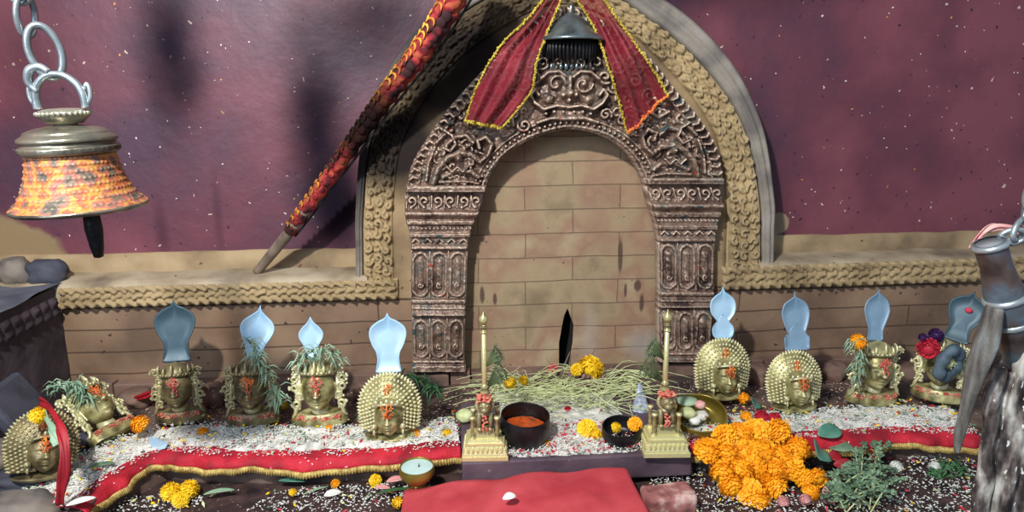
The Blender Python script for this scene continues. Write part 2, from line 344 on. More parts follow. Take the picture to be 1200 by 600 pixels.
soot_shade(m_torana, 555, 110, .26, .2, .7, y=-.1); soot_shade(m_torana, 670, 55, .3, .16, .6, y=-.1)  # left patch extends the pole's painted shadow
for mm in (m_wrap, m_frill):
    soot_shade(mm, 430, 148, .26, .24, .97, .7, y=-.14, col=(26, 22, 22)); soot_shade(mm, 335, 280, .16, .16, .7, 1.2, y=.0, col=(60, 46, 36))
# bare clay showing where the purple paint stops low on the left
node_mix(m_plaster, blob(tuple(P(-10, 330, y=.15)), (.33, 3, .27), .12, .95, 7), (140, 120, 86))
node_mix(m_plaster, blob(tuple(P(912, 262, y=.15)), (.05, 3, .05), .2, .9, 9), (150, 132, 104))
bricks(m_block, .36, .092, .0022, (108, 90, 70), .7, origin=(.1, -.02))
bricks(m_brick, 1.4, .085, .003, (76, 58, 46), .7, origin=(.3, 0))
for sx, sy, rx, rz in ((727, 300, .012, .09), (733, 340, .008, .04), (747, 335, .02, .03), (565, 345, .012, .04), (580, 350, .01, .03), (752, 355, .012, .05)):
    node_mix(m_block, blob(tuple(P(sx, sy, y=.03)), (rx, 3, rz), .5, .85, 20), (70, 46, 40))
node_mix(m_block, blob(tuple(P(690, 400, y=.03)), (.06, 3, .2), .9, .4, 8), (176, 168, 156))
node_mix(m_block, blob(tuple(P(755, 405, y=.03)), (.12, 3, .1), .9, .5, 8), (150, 152, 150))

# ------------------------------------------------------------------ carved relief
def seg_dist(Q, a, b):
    ab = b - a; t = np.clip(((Q - a) @ ab) / (ab @ ab + 1e-9), 0, 1)
    return np.linalg.norm(Q - a - t[:, None] * ab, axis=1)
def carve(Q, strokes):
    """height over points Q (n,2) of rounded strokes (points, radius, height)"""
    h = np.zeros(len(Q))
    for pts, r, hh in strokes:
        pts = np.asarray(pts, float).reshape(-1, 2); lo, hi = pts.min(0) - r, pts.max(0) + r
        k = np.where((Q[:, 0] > lo[0]) & (Q[:, 0] < hi[0]) & (Q[:, 1] > lo[1]) & (Q[:, 1] < hi[1]))[0]
        if not len(k): continue
        q = Q[k]
        d = np.linalg.norm(q - pts[0], axis=1) if len(pts) == 1 else np.min([seg_dist(q, pts[i], pts[i + 1]) for i in range(len(pts) - 1)], 0)
        h[k] = np.maximum(h[k], hh * np.sqrt(np.clip(1 - (d / r) ** 2, 0, 1)))
    return h
def spiral(c, r, a0=0, turns=1.4, d=1, n=14):
    t = np.linspace(0, 1, n)
    return np.stack([c[0] + r * (1 - .8 * t) * np.cos(a0 + d * t * turns * 2 * PI), c[1] + r * (1 - .8 * t) * np.sin(a0 + d * t * turns * 2 * PI)], 1)
def relief(name, G, H, y0, mt, parent=None, back=.0, yfun=None):
    """G (nu,nv,2) photo coordinates laid on the plane y=y0; H heights towards the viewer; edges run back to y=back"""
    nu, nv = G.shape[:2]; W3 = PN(G.reshape(-1, 2), y=y0).reshape(nu, nv, 3)
    base = W3.copy(); W3[..., 1] -= H
    if yfun is not None: W3[..., 1] += yfun
    m = MB(); m.grid(W3)
    loop = [(i, 0) for i in range(nu)] + [(nu - 1, j) for j in range(1, nv)] + [(i, nv - 1) for i in range(nu - 2, -1, -1)] + [(0, j) for j in range(nv - 2, 0, -1)]
    A = np.array([W3[i, j] for i, j in loop]); B = A.copy(); B[:, 1] = back
    n = len(loop); s0 = m.n
    m.add(B, []); m.f += [(loop[k][0] * nv + loop[k][1], s0 + k, s0 + (k + 1) % n, loop[(k + 1) % n][0] * nv + loop[(k + 1) % n][1]) for k in range(n)]
    m.mi += [0] * n
    return m.build(name, mt, parent)
def between(A, B, nu, nv):
    a, b = spline(A, nu), spline(B, nu); t = np.linspace(0, 1, nv)[None, :, None]
    return a[:, None] * (1 - t) + b[:, None] * t

# ------------------------------------------------------------------ setting
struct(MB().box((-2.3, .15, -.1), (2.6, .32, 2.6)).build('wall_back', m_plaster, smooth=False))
XL = P(76, 380, y=0).x
ZS_L = P(80, 336, y=0).z; ZF_L = P(80, 358, y=0).z
def zrow(px, py, y=0): return P(px, py, y=y).z
# left and right lower brick walls
xa, xb = P(512, 400, y=0).x, P(806, 400, y=0).x
zfl = (zrow(80, 357) + zrow(460, 347)) / 2; zfr = (zrow(850, 335) + zrow(1140, 325)) / 2
zsl = zfl + .068; zsr = zfr + .075
for nm, x0, x1, z1 in (('wall_back_lower_left', XL - .3, xa, zfl), ('wall_back_lower_right', xb, 2.4, zfr)):
    struct(MB().box((x0, 0, -.1), (x1, .149, z1)).build(nm, m_brick, smooth=False))
# shelves above the friezes: sloped worn top, pinkish tan strip up to the paint
def shelf(nm, x0, x1, zf, zs, side):
    n = 120; xs = np.linspace(x0, x1, n); prof = [(-.026, zf + .002), (-.03, zs), (-.02, zs + .012), (.02, zs + .018), (.12, zs + .022), (.125, zs + .03), (.127, zs + .085), (.15, zs + .09)]
    V = np.array([[(x, y + .006 * vnoise(x * 14, k, 3), z + .008 * (vnoise(x * 9, k * .7, 5) - .5)) for k, (y, z) in enumerate(prof)] for x in xs])
    m = MB(); m.grid(V[:, :5]); o = m.build('trim_shelf_' + side, m_shelf); struct(o)
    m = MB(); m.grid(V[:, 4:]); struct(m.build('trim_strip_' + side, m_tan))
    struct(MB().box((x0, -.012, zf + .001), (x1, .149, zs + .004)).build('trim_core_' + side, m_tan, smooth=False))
XR = 2.4
shelf('', XL - .3, P(432, 340, y=0).x, zfl, zsl, 'left'); shelf('', P(884, 320, y=0).x, XR, zfr, zsr, 'right')
def knots(x0, x1, y0f, y1f, rows, step, seed):
    """rows of interlaced lumps along a band given by two lines of photo coordinates"""
    r = random.Random(seed); st = []
    for k in range(rows):
        x = x0 + (k % 2) * step / 2
        while x < x1:
            t = (k + .5) / rows; y = y0f(x) * (1 - t) + y1f(x) * t; w = step * .36 * r.uniform(.8, 1.15); hgt = (y1f(x) - y0f(x)) / rows
            st.append(([(x - w, y + hgt * .22 * (1 if k % 2 else -1)), (x, y - hgt * .1), (x + w, y - hgt * .22 * (1 if k % 2 else -1))], hgt * .46, r.uniform(.012, .021)))
            x += step * r.uniform(.9, 1.1)
    return st
def frieze_band(nm, x0, x1, top, bot, n, seed):
    G = np.array([[(x, top(x) * (1 - t) + bot(x) * t) for t in np.linspace(0, 1, 26)] for x in np.linspace(x0, x1, n)])
    H = carve(G.reshape(-1, 2), knots(x0, x1, top, bot, 3, 12, seed)).reshape(G.shape[:2])
    H += .004 * fbm(G[..., 0] * .25, G[..., 1] * .25, seed)
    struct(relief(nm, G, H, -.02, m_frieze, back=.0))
lt = lambda x: 337 - (x - 80) * .026; lb = lambda x: 361 - (x - 80) * .030
rt = lambda x: 313 - (x - 850) * .034; rb = lambda x: 339 - (x - 850) * .034
frieze_band('trim_frieze_left', 72, 466, lt, lb, 620, 2)
frieze_band('trim_frieze_right', 847, 1290, rt, rb, 660, 5)

# arch surround built onto the wall: flat reveal, carved band, smooth outer moulding
C0 = [(508, 350), (505, 300), (505, 240), (520, 190), (560, 120), (610, 60), (660, 35), (710, 60), (760, 110), (800, 170), (812, 240), (812, 290), (812, 336)]
C1 = [(462, 350), (461, 300), (461, 240), (474, 160), (520, 88), (588, 32), (658, 5), (728, 32), (792, 92), (836, 155), (850, 230), (850, 290), (849, 336)]
C2 = [(427, 350), (426, 300), (427, 240), (438, 160), (484, 74), (560, 5), (660, -30), (758, 22), (828, 84), (870, 150), (888, 230), (890, 290), (890, 336)]
C3 = [(418, 350), (417, 300), (417, 240), (426, 158), (464, 66), (544, -14), (662, -58), (780, 0), (852, 66), (892, 145), (906, 230), (906, 260), (905, 302)]
NU = 520
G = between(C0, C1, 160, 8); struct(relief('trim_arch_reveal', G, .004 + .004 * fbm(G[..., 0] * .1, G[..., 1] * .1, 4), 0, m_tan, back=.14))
G = between(C1, C2, NU, 46)
c1s, c2s = spline(C1, NU), spline(C2, NU)
st = []; r = random.Random(11)
k = 0
L_ = np.cumsum(np.linalg.norm(np.diff((c1s + c2s) / 2, axis=0), axis=1)); s = 8
while s < L_[-1] - 4:
    i = int(np.searchsorted(L_, s)); w = c2s[i] - c1s[i]; wl = np.linalg.norm(w); e = w / wl; tdir = np.array([-e[1], e[0]])
    for t, rr in ((.2, 5.0), (.5, 5.6), (.8, 5.0)):
        c = c1s[i] + w * t + tdir * (3.5 if t == .5 else 0) + np.array([r.uniform(-1, 1), r.uniform(-1, 1)])
        st.append((spiral(c, rr, r.uniform(0, 6), r.uniform(.7, 1.1), r.choice((-1, 1)), 8), 2.2, r.uniform(.014, .022)))
        st.append(([c + tdir * 4, c + tdir * 9 + e * r.uniform(-4, 4)], 2.0, .010))
    s += 13
H = carve(G.reshape(-1, 2), st).reshape(G.shape[:2]) + .012 + .004 * fbm(G[..., 0] * .2, G[..., 1] * .2, 7)
H[:, 0] = 0; H[:, -1] = .0
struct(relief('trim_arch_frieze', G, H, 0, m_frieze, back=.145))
G = between(C2, C3, 260, 14); t = np.linspace(0, 1, 14)[None]
m_arc = mat('grey_arch_moulding', [(104, 98, 92), (140, 132, 120), (156, 148, 140)], 6, .75, bump=.5, bscale=40, stretch=(1, 1, 1))
soot_shade(m_arc, 500, 50, .6, .4, .93, 1.1, y=0); soot_shade(m_arc, 430, 190, .3, .4, .9, y=0); soot_shade(m_arc, 700, -30, .5, .2, .7, y=0)  # same painted pole shadow crossing the moulding's upper left
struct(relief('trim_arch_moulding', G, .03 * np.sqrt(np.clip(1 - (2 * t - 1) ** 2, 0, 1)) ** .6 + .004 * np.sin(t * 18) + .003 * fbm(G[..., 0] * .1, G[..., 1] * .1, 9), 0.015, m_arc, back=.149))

# niche infill with its pointed slit
a0, a1 = P(520, 445, y=.03), P(800, 445, y=.03); zt = P(660, 100, y=.03).z
inf = MB().box((a0.x, .03, -.1), (a1.x, .145, zt)).build('wall_niche', m_block, smooth=False)
sl = [(655, 432), (655, 402), (658, 385), (661, 370), (665, 361), (669, 372), (672, 380), (671, 400), (668, 418), (666, 432)]
sp_ = PN(sl, y=.03)
cut = MB().add([(p[0], -.05, p[2]) for p in sp_] + [(p[0], .13, p[2]) for p in sp_], [tuple(range(len(sl))), tuple(range(2 * len(sl) - 1, len(sl) - 1, -1))] + [(i, len(sl) + i, len(sl) + (i + 1) % len(sl), (i + 1) % len(sl)) for i in range(len(sl))]).build('cut', m_black, smooth=False)
q = inf.modifiers.new('b', 'BOOLEAN'); q.object = cut; q.operation = 'DIFFERENCE'; q.solver = 'EXACT'; q.material_mode = 'TRANSFER'
dg = bpy.context.evaluated_depsgraph_get(); dg.update(); me = bpy.data.meshes.new_from_object(inf.evaluated_get(dg)); inf.modifiers.clear(); inf.data = me
bpy.data.objects.remove(cut); struct(inf)

# brick course along the foot of the wall
def course(nm, px0, px1, zt, seed):
    r = random.Random(seed); x = P(px0, 450, y=-.03).x; x1 = P(px1, 450, y=-.03).x; m = MB()
    while x < x1:
        w = min(r.uniform(.16, .24), x1 - x)
        m.box((x + .003, -.055 + r.uniform(-.008, .008), .0), (x + w - .003, -.001, zt + r.uniform(-.006, .006))); x += w
    struct(m.build(nm, m_plinth, smooth=False, bevel=.004))
zp = P(500, 437, y=-.05).z
course('trim_brick_course_left', 78, 552, zp, 1); course('trim_brick_course_right', 775, 1250, zp, 2)
struct(MB().box((P(552, 450, y=-.02).x, -.02, 0), (P(775, 450, y=-.02).x, .029, .035)).build('trim_niche_sill', m_plinth, smooth=False, bevel=.004))

# left side wall: low bench with dark carved face, and the wall rising behind it
xl = XL
m = MB(); ys = np.linspace(-1.6, 0, 160); zs = np.linspace(-.1, zsl, 40)
V = np.zeros((160, 40, 3)); YY, ZZ = np.meshgrid(ys, zs, indexing='ij')
lump = np.clip((ZZ - (zsl - .11)) / .02, 0, 1) * np.clip((zsl - .02 - ZZ) / .01, 0, 1)
V[..., 0] = xl + .012 * fbm(YY * 9, ZZ * 9, 3) - .01 + lump * .02 * np.abs(np.sin(YY * 60 + np.sin(ZZ * 90) * 2)) * np.abs(np.cos(ZZ * 85)); V[..., 1] = YY; V[..., 2] = ZZ
m.grid(V); struct(m.build('wall_left_lower', m_dark))
m = MB(); xs = np.linspace(-2.2, xl + .012, 30); ys = np.linspace(-1.6, .15, 80); XX, YY = np.meshgrid(xs, ys, indexing='ij')
m.grid(np.stack([XX, YY, zsl + .012 + .02 * fbm(XX * 7, YY * 7, 8) - .01], 2)); struct(m.build('trim_ledge_left', m_ledge))
struct(MB().box((-2.3, -2.0, -.1), (-2.1, .15, 2.6)).build('wall_left', m_plaster, smooth=False))
struct(MB().box((xl - .3, -1.6, -.1), (xl - .03, -.0, zsl - .02)).build('wall_left_core', m_dark, smooth=False))

# ground and the raised platform
gx, gy = np.meshgrid(np.linspace(-1.7, 2.4, 160), np.linspace(-2.2, .1, 100), indexing='ij')
struct(MB().grid(np.stack([gx, gy, -.085 + .012 * fbm(gx * 12, gy * 12, 2)], 2)).build('floor', m_soil))
EL = PN([(60, 640), (95, 600), (140, 563), (190, 538), (250, 542), (330, 543), (430, 540), (540, 530)], z=0)[:, :2]
ER = PN([(812, 530), (900, 526), (960, 522), (1040, 515), (1100, 516), (1150, 517), (1290, 512)], z=0)[:, :2]
poly = [(p[0], p[1] + .022) for p in EL] + [(p[0], p[1] + .022) for p in ER] + [(2.4, 0), (-1.55, 0), (-1.55, EL[0][1])]
m_plat = mat('dirty_platform_clay', [(46, 38, 36), (84, 68, 60), (112, 92, 80)], 9, .8, bump=.8, bscale=40, specks=[((160, 150, 140), 60, .25, .2)])
struct(MB().prism(poly, -.1, 0).build('trim_platform', m_plat, smooth=False, bevel=.004))

# ------------------------------------------------------------------ carved metal archway (torana)
tor = thing('carved_archway', P(660, 440, y=-.03), 'dark copper archway of carved pilasters and scrollwork framing the block-filled niche', 'archway')
def own(o, root=tor):
    o.parent = root; o.matrix_parent_inverse = Matrix.Translation(-Vector(root.location)); return o
def pilaster(L):
    # (left x, right x) at rows of photo y
    if L: rows = [(216, 477, 569), (223, 476, 569), (248, 475, 561), (257, 476, 557), (270, 480, 552), (290, 482, 548), (350, 482, 546), (372, 483, 545), (420, 484, 544), (432, 482, 546)]
    else: rows = [(207, 752, 843), (214, 754, 843), (238, 760, 843), (247, 763, 842), (262, 768, 838), (280, 771, 836), (340, 772, 835), (360, 771, 834), (408, 772, 831), (421, 770, 832)]
    ys = [a for a, _, _ in rows]; n, w = 230, 90
    G = np.zeros((n, w, 2)); t = np.linspace(0, 1, w)
    for i, y in enumerate(np.linspace(ys[0], ys[-1], n)):
        a = np.interp(y, ys, [q[1] for q in rows]); b_ = np.interp(y, ys, [q[2] for q in rows]); G[i, :, 0] = a + (b_ - a) * t; G[i, :, 1] = y
    y0 = ys[0]; v = (G[..., 1] - y0)
    prof = np.interp(v, [0, 1, 7, 8, 12, 28, 31, 33, 40, 41, 45, 46, 55, 56, 60, 61, 68, 72, 74, 76, 132, 134, 137, 139, 144, 145, 151, 152, 155, 203, 205, 209, 210, 216],
                     [.035, .058, .058, .024, .022, .036, .056, .056, .03, .04, .04, .025, .025, .034, .034, .02, .016, .028, .028, .004, .004, .024, .024, .012, .026, .014, .03, .012, .004, .004, .024, .012, .026, .03])
    st = []
    def at(u, vv):
        y = y0 + vv; a = np.interp(y, ys, [q[1] for q in rows]); b_ = np.interp(y, ys, [q[2] for q in rows]); return (a + (b_ - a) * u, y)
    for k in range(6):                                   # lotus band: curled petals
        c = at((k + .5) / 6, 18)
        st.append((spiral(c, 6.5, PI / 2, 1.0, 1 if k % 2 else -1, 10), 2.6, .044)); st.append(([at((k + .5) / 6, 25)], 4, .046)); st.append(([at(k / 6, 12), at(k / 6 + .02, 26)], 1.8, .044))
    for v0, v1 in ((78, 131), (157, 202)):               # three arched flutes, hollow with raised rim and an inner tongue
        for k in range(3):
            cu = (k + .5) / 3; du = .13
            pts = [at(cu - du, v1 - 7), at(cu - du, v0 + 8), at(cu - du * .6, v0 + 3), at(cu, v0 + 1), at(cu + du * .6, v0 + 3), at(cu + du, v0 + 8), at(cu + du, v1 - 7), at(cu + du * .6, v1 - 3), at(cu, v1 - 1), at(cu - du * .6, v1 - 3), at(cu - du, v1 - 7)]
            st.append((pts, 2.6, .015)); st.append(([at(cu, v0 + 12), at(cu, v1 - 12)], 4.2, .012))
            st.append((spiral(at(cu, v1 - 14), 3.5, k, 1, 1, 8), 1.4, .018))
        for u in (.0, .335, .665, 1.0):
            st.append(([at(u, v0), at(u, v1)], 1.6, .014))
    for k in range(16): st.append(([at((k + .5) / 16, 50)], 2.2, .006 + .025 + .004))
    for k in range(5): st.append(([at((k + .5) / 5 - .06, 66), at((k + .5) / 5, 62), at((k + .5) / 5 + .06, 66)], 2, .030))
    H = np.maximum(prof, carve(G.reshape(-1, 2), st).reshape(n, w)) + .008 * fbm(G[..., 0] * .25, G[..., 1] * .25, 3)
    e = np.minimum(t, 1 - t)[None]; H *= np.clip(e / .02, .6, 1)
    return own(relief('pilaster', G, H, -.045, m_torana, back=-.001))
pilaster(True); pilaster(False)
T0 = [(569, 217), (574, 203), (586, 186), (604, 171), (628, 159), (660, 151), (692, 155), (716, 165), (735, 180), (746, 195), (752, 208)]
T1 = [(478, 217), (483, 193), (499, 165), (532, 120), (588, 62), (655, 12), (735, 52), (782, 105), (813, 140), (835, 175), (843, 208)]
nu, nv = 420, 110
G = between(T0, T1, nu, nv); t0s, t1s = spline(T0, nu), spline(T1, nu)
st = []; r = random.Random(4)
def along(off, c=t0s, o=t1s):
    e = o - c; e /= np.linalg.norm(e, axis=1)[:, None]; return c + e * off
for off, rad, hh, stp in ((3.5, 2.6, .020, 0), (13, 2.0, .022, 0)):
    q = along(off)
    for i in range(0, nu - 8, 8): st.append((q[i:i + 9], rad, hh))
q = along(8.2); acc = 0
for i in range(1, nu):
    acc += np.linalg.norm(q[i] - q[i - 1])
    if acc > 6: st.append(([q[i]], 2.7, .030)); acc = 0
q = along(-6, t1s, t0s * 0 + t1s + (t1s - t0s)); acc = 9
for i in range(1, nu):                                  # flame leaves round the rim
    acc += np.linalg.norm(q[i] - q[i - 1])
    if acc > 9:
        acc = 0; e = (t1s[i] - t0s[i]) / np.linalg.norm(t1s[i] - t0s[i]); tt = np.array([-e[1], e[0]])
        st.append(([q[i] - e * 5, q[i] + e * 1 + tt * 1.5, q[i] + e * 4 - tt * 2], 2.6, .034)); st.append(([q[i] - e * 6 + tt * 3], 2.4, .028))
q = along(-13, t1s, t0s * 0 + t1s + (t1s - t0s))
for i in range(0, nu - 8, 8): st.append((q[i:i + 9], 1.6, .026))
def makara(fx):
    f = lambda pts: [fx(*p) for p in pts]
    return [(f([(508, 213), (514, 196), (524, 184), (538, 178), (552, 180), (562, 188)]), 4.6, .044),
            (f([(562, 188), (571, 180), (575, 168), (568, 160), (559, 164), (561, 172)]), 3.4, .050),
            (f([(520, 206), (536, 198), (552, 200), (560, 206)]), 4.0, .040), (f([(537, 184)]), 5.2, .056), (f([(537, 184)]), 2.2, .066),
            (f([(520, 180), (524, 168), (534, 160), (546, 158), (554, 166)]), 3.4, .042), (f([(521, 152), (530, 158), (534, 168), (528, 176), (520, 172)]), 2.4, .046),
            (f([(500, 210), (503, 190), (510, 172)]), 2.6, .038), (f([(512, 166), (520, 158), (530, 152)]), 3, .036),
            (f([(545, 140), (556, 146), (566, 140), (570, 130), (562, 124), (556, 131)]), 3, .040), (f([(578, 140), (588, 134), (598, 138), (600, 146)]), 3, .038),
            (f([(524, 194), (530, 200), (536, 194), (542, 200), (548, 194)]), 1.6, .050), (f([(516, 212), (545, 211), (560, 214)]), 2.6, .034)]
st += makara(lambda x, y: (x, y)); st += makara(lambda x, y: (1320 - x + (y - 150) * .02, y - 9))
for x0, y0 in [(560, 108), (582, 92), (600, 112), (618, 78), (580, 122), (600, 134), (612, 100), (716, 80), (735, 96), (752, 112), (728, 118), (744, 134), (712, 104), (722, 140), (612, 146), (704, 134), (762, 130), (606, 60), (712, 56)]:
    st.append((spiral((x0, y0), r.uniform(7, 10), r.uniform(0, 6), 1.3, r.choice((-1, 1))), 2.4, r.uniform(.030, .040)))
for k in range(150):
    i = r.randrange(12, nu - 12); tt_ = r.uniform(.24, .86); c = t0s[i] * (1 - tt_) + t1s[i] * tt_
    if abs(c[0] - 661) < 46 and c[1] < 146: continue
    st.append((spiral(c, r.uniform(4, 7.5), r.uniform(0, 6), r.uniform(.35, .8), r.choice((-1, 1)), 8), r.uniform(1.9, 3.4), r.uniform(.018, .034)))
st_face = []
# lion-like face at the crown of the arch
for sg in (-1, 1):
    X = lambda x: 661 + sg * x
    st_face += [([(X(15), 100)], 9, .050), ([(X(15), 100)], 4.2, .062), (spiral((X(15), 100), 11, 0, .95, sg, 12), 2.2, .060),
                ([(X(4), 92), (X(12), 86), (X(24), 87), (X(32), 94)], 3.2, .060), ([(X(7), 112)], 4.4, .070), ([(X(22), 117)], 8, .050),
                ([(X(0), 126), (X(14), 124), (X(28), 128), (X(38), 121)], 3, .056), ([(X(38), 121), (X(43), 112), (X(38), 106), (X(34), 112)], 2.8, .054),
                ([(X(6), 131)], 2.8, .054), ([(X(16), 131)], 2.8, .052), ([(X(25), 133)], 2.6, .050), ([(X(0), 139), (X(18), 138), (X(34), 143)], 3, .046),
                (spiral((X(40), 92), 8, 1, 1.2, sg), 2.6, .048), (spiral((X(30), 76), 8, 2, 1.2, sg), 2.6, .048), (spiral((X(12), 76), 6, 2, 1.1, -sg), 2.4, .050)]
st_face += [([(636, 112), (686, 112)], 15, .036), ([(640, 90), (682, 90)], 12, .040), ([(648, 134), (674, 134)], 8, .040), ([(661, 92), (661, 104)], 4, .062), ([(661, 110)], 6.4, .078), ([(661, 118)], 4, .060)]
H = np.maximum(.012, carve(G.reshape(-1, 2), st + st_face).reshape(nu, nv)) + .010 * fbm(G[..., 0] * .22, G[..., 1] * .22, 6) + .006 * fbm(G[..., 0] * .5, G[..., 1] * .5, 9)
lean = -.07 * np.clip((215 - G[..., 1]) / 120, 0, 1)
hd = own(relief('arch_head', G, H, -.05, m_torana, back=-.001, yfun=lean))
# silver parasol over the face with its hanging fringe
pc = P(669, 47, y=-.15); k_ = mpp(pc)
m = MB(); m.lathe(np.array([(2, 40), (4, 36), (3, 31), (9, 28), (16, 23), (24, 15), (31, 7), (38, 2), (40, -1), (38, -2), (30, 4), (0, 12)]) * k_, 40, loc=pc)
own(m.build('parasol', m_silverd))
m = MB()
for i in range(22):
    a = PI + PI * (i + .5) / 22; x, y = math.cos(a) * 32 * k_, math.sin(a) * 20 * k_
    m.tube([(pc.x + x, pc.y + y, pc.z), (pc.x + x * 1.02, pc.y + y * 1.03, pc.z - 11 * k_), (pc.x + x, pc.y + y, pc.z - (22 + 5 * (i % 2)) * k_)], [.008, .006, .003], 5)
own(m.build('parasol_fringe', m_iron))
m = MB()
for i in range(19):
    a = PI + PI * i / 18; m.ball((pc.x + math.cos(a) * 36 * k_, pc.y + .03 + math.sin(a) * 18 * k_, pc.z - 30 * k_), (.008, .006, .013), 6, 5)
own(m.build('pendant_row', m_silverd))

# ------------------------------------------------------------------ scarves
def scarf(nm, A, B, y_a, label, seed, bottom):
    n, w = 40, 24; G = between(A, B, n, w); W3 = np.zeros((n, w, 3))
    for i in range(n):
        W3[i] = PN(G[i], y=y_a + .02 * math.sin(i * .2)); u = np.linspace(0, 1, w)
        W3[i, :, 1] -= .012 * np.sin(u * 17 + seed + i * .06) + .01 * np.sin(u * 7 + i * .15)
    root = thing(nm, Vector(W3[0, w // 2]), label, 'scarf', 'red scarves over the arch')
    o = MB().grid(W3).build('cloth', m_scarf, solid=.0015); own(o, root)
    for e, mt_ in ((W3[:, 0], m_goldy), (W3[:, -1], m_goldy), (W3[-1], m_tika if bottom else m_goldy)):
        m = MB(); p = spline(e, 90); r_ = random.Random(seed)
        m.tube(p + np.array([0, -.003, 0]), .0035, 6)
        for q in p[::1]:
            m.ball(q + np.array([r_.uniform(-.004, .004), -.005, r_.uniform(-.004, .004)]), r_.uniform(.003, .0055), 5, 4)
        own(m.build('trim_braid', mt_), root)
scarf('red_scarf', [(646, -14), (618, 22), (588, 52), (562, 95), (545, 142)], [(662, -12), (642, 34), (629, 72), (622, 108), (588, 150)], -.19,
      'dark red net scarf with yellow braid hanging left of the arch crown', 3, False)
scarf('red_scarf', [(664, -14), (693, 30), (710, 72), (724, 112), (736, 156)], [(694, -16), (722, 22), (744, 52), (766, 84), (781, 112)], -.19,
      'dark red net scarf with orange hem hanging right of the arch crown', 8, True)

# ------------------------------------------------------------------ cloth-wrapped pole
pole_px = [(301, 319), (345, 264), (398, 192), (452, 116), (498, 56), (540, -14), (552, -60)]
pys = [.06, -.02, -.10, -.18, -.24, -.30, -.34]
pp = spline([P(a, b_, y=y) for (a, b_), y in zip(pole_px, pys)], 90)
root = thing('wrapped_pole', Vector(pp[0]), 'long slanting pole wrapped in frilled red and yellow cloth, left of the arch', 'pole')
own(MB().tube(pp[:22], [.016, .020, .02], 10).build('bare_end', m_stick), root)
m = MB(); w_ = pp[13:]; n = len(w_)
f_ = np.linspace(0, 1, n * 3); wd = spline(w_, n * 3); m.tube(wd, (.020 + .020 * f_ + .003 * np.sin(f_ * 150)), 14)
own(m.build('cloth_wrap', m_wrap), root)
T = np.gradient(wd, axis=0); T /= np.linalg.norm(T, axis=1)[:, None]
side = np.cross(T, np.array([0, -1., 0])); side /= np.linalg.norm(side, axis=1)[:, None]
rp = random.Random(2); mr, my = MB(), MB()
for i in range(3, len(wd) - 2, 5):
    rr = .020 + .020 * f_[i]
    for a in (-.1, .75, 1.5):
        a += rp.uniform(-.15, .15); d = -side[i] * math.sin(a) + np.array([0, -1., 0]) * math.cos(a); c = wd[i] + d * rr; tng = np.cross(T[i], d)
        Mx = Matrix((tuple(T[i]), tuple(tng), tuple(d))).transposed(); rd = rr * .62
        mr.ball(c, (rd, rd * .8, rd * .45), 12, 8, Mx)
        if a > .4 and rp.random() < (1 if a > 1.1 else .75):
            arc = [c + Mx @ Vector((rd * math.cos(q) * 1.02, rd * .85 * math.sin(q), rd * .22)) for q in np.linspace(-1.3, 1.3, 9)]
            my.tube([tuple(np.array(q) + d * .004) for q in arc], [.001, .0055, .001], 6)
own(mr.build('cloth_scallops', m_wrap), root); own(my.build('frill', m_frill), root)
m = MB(); m.tube(wd + side * (.026 + .020 * f_)[:, None] + np.array([0, .004, 0]), .004, 6); own(m.build('dark_edge_line', m_iron), root)  # black line along the pole's lower right edge

# ------------------------------------------------------------------ bell
bc = P(95, 243, y=-1.05); kb = mpp(bc) * .885
bell = thing('temple_bell', bc, 'large bronze bell smeared with orange powder, hanging from a chain at the left', 'bell', rot=(R(2), R(-1.5), 0))
def prof(pts): return np.array(pts, float) * kb
m = MB()
pr = spline([(78, -2), (81, 1), (80, 4), (74, 9), (67, 18), (60, 32), (55, 48), (52, 64), (50, 72)], 90)
def dsp(a, z, t): return kb * (1.6 * np.maximum(0, np.sin(z / kb * .75)) * (z / kb > 8) * (.6 + .4 * np.cos(a * 60 + np.floor(z / kb / 8.4) * 2)) + 1.2 * (fbm(a * 25, z / kb * .6, 3) - .5) * (z / kb > 6))
pr_ = pr * kb; m.lathe(pr_[22:], 240, disp=dsp); m.build('waist', m_bellw, bell)
m = MB(); m.lathe(pr_[:24], 96); m.lathe(prof([(78, -2), (70, 3), (55, 20), (46, 60), (0, 80)]), 64); m.build('rim', m_bell, bell)
m = MB(); m.lathe(spline(prof([(49, 70), (53, 71), (57, 73), (57.5, 80), (55, 82), (54, 86), (57, 88), (56, 92), (50, 96), (47, 100), (36, 104), (24, 106), (20, 107), (14, 107), (13, 111), (0, 111)]), 60), 96,
                  disp=lambda a, z, t: kb * .9 * (np.cos(a * 40) > .2) * (np.abs(z / kb - 77) < 3.5)); m.build('shoulder', m_bell, bell)
m = MB(); m.lathe(prof([(0, 109), (20, 109), (24, 113), (29, 118), (30, 123), (27, 126), (18, 128), (0, 129)]), 48)
for i in range(30):
    a = 2 * PI * i / 30; m.ball((math.cos(a) * 30 * kb, math.sin(a) * 30 * kb, 122 * kb), 3.0 * kb, 6, 5)
m.build('beaded_collar', m_bell, bell)
m = MB(); m.tube(spline(prof([(0, 0)])[:1] if 0 else [(x * kb, 0, z * kb) for x, z in ((-30, 128), (-30, 145), (-24, 160), (-10, 170), (8, 169), (22, 158), (28, 145), (29, 128))], 40), [5.5 * kb, 5 * kb, 4 * kb, 5 * kb, 5.5 * kb], 10)
for sg in (-1, 1):
    m.tube(spline([(x * kb * sg, 0, z * kb) for x, z in ((30, 132), (36, 140), (37, 152), (34, 158), (31, 150))], 16), [3.5 * kb, 2 * kb], 8)
m.tube(spline([(x * kb, -2 * kb, z * kb) for x, z in ((-26, 150), (-34, 162), (-30, 176), (-18, 180), (-8, 174))], 20), [4 * kb, 6 * kb, 4 * kb], 10)
m.build('hanger', m_steel, bell)
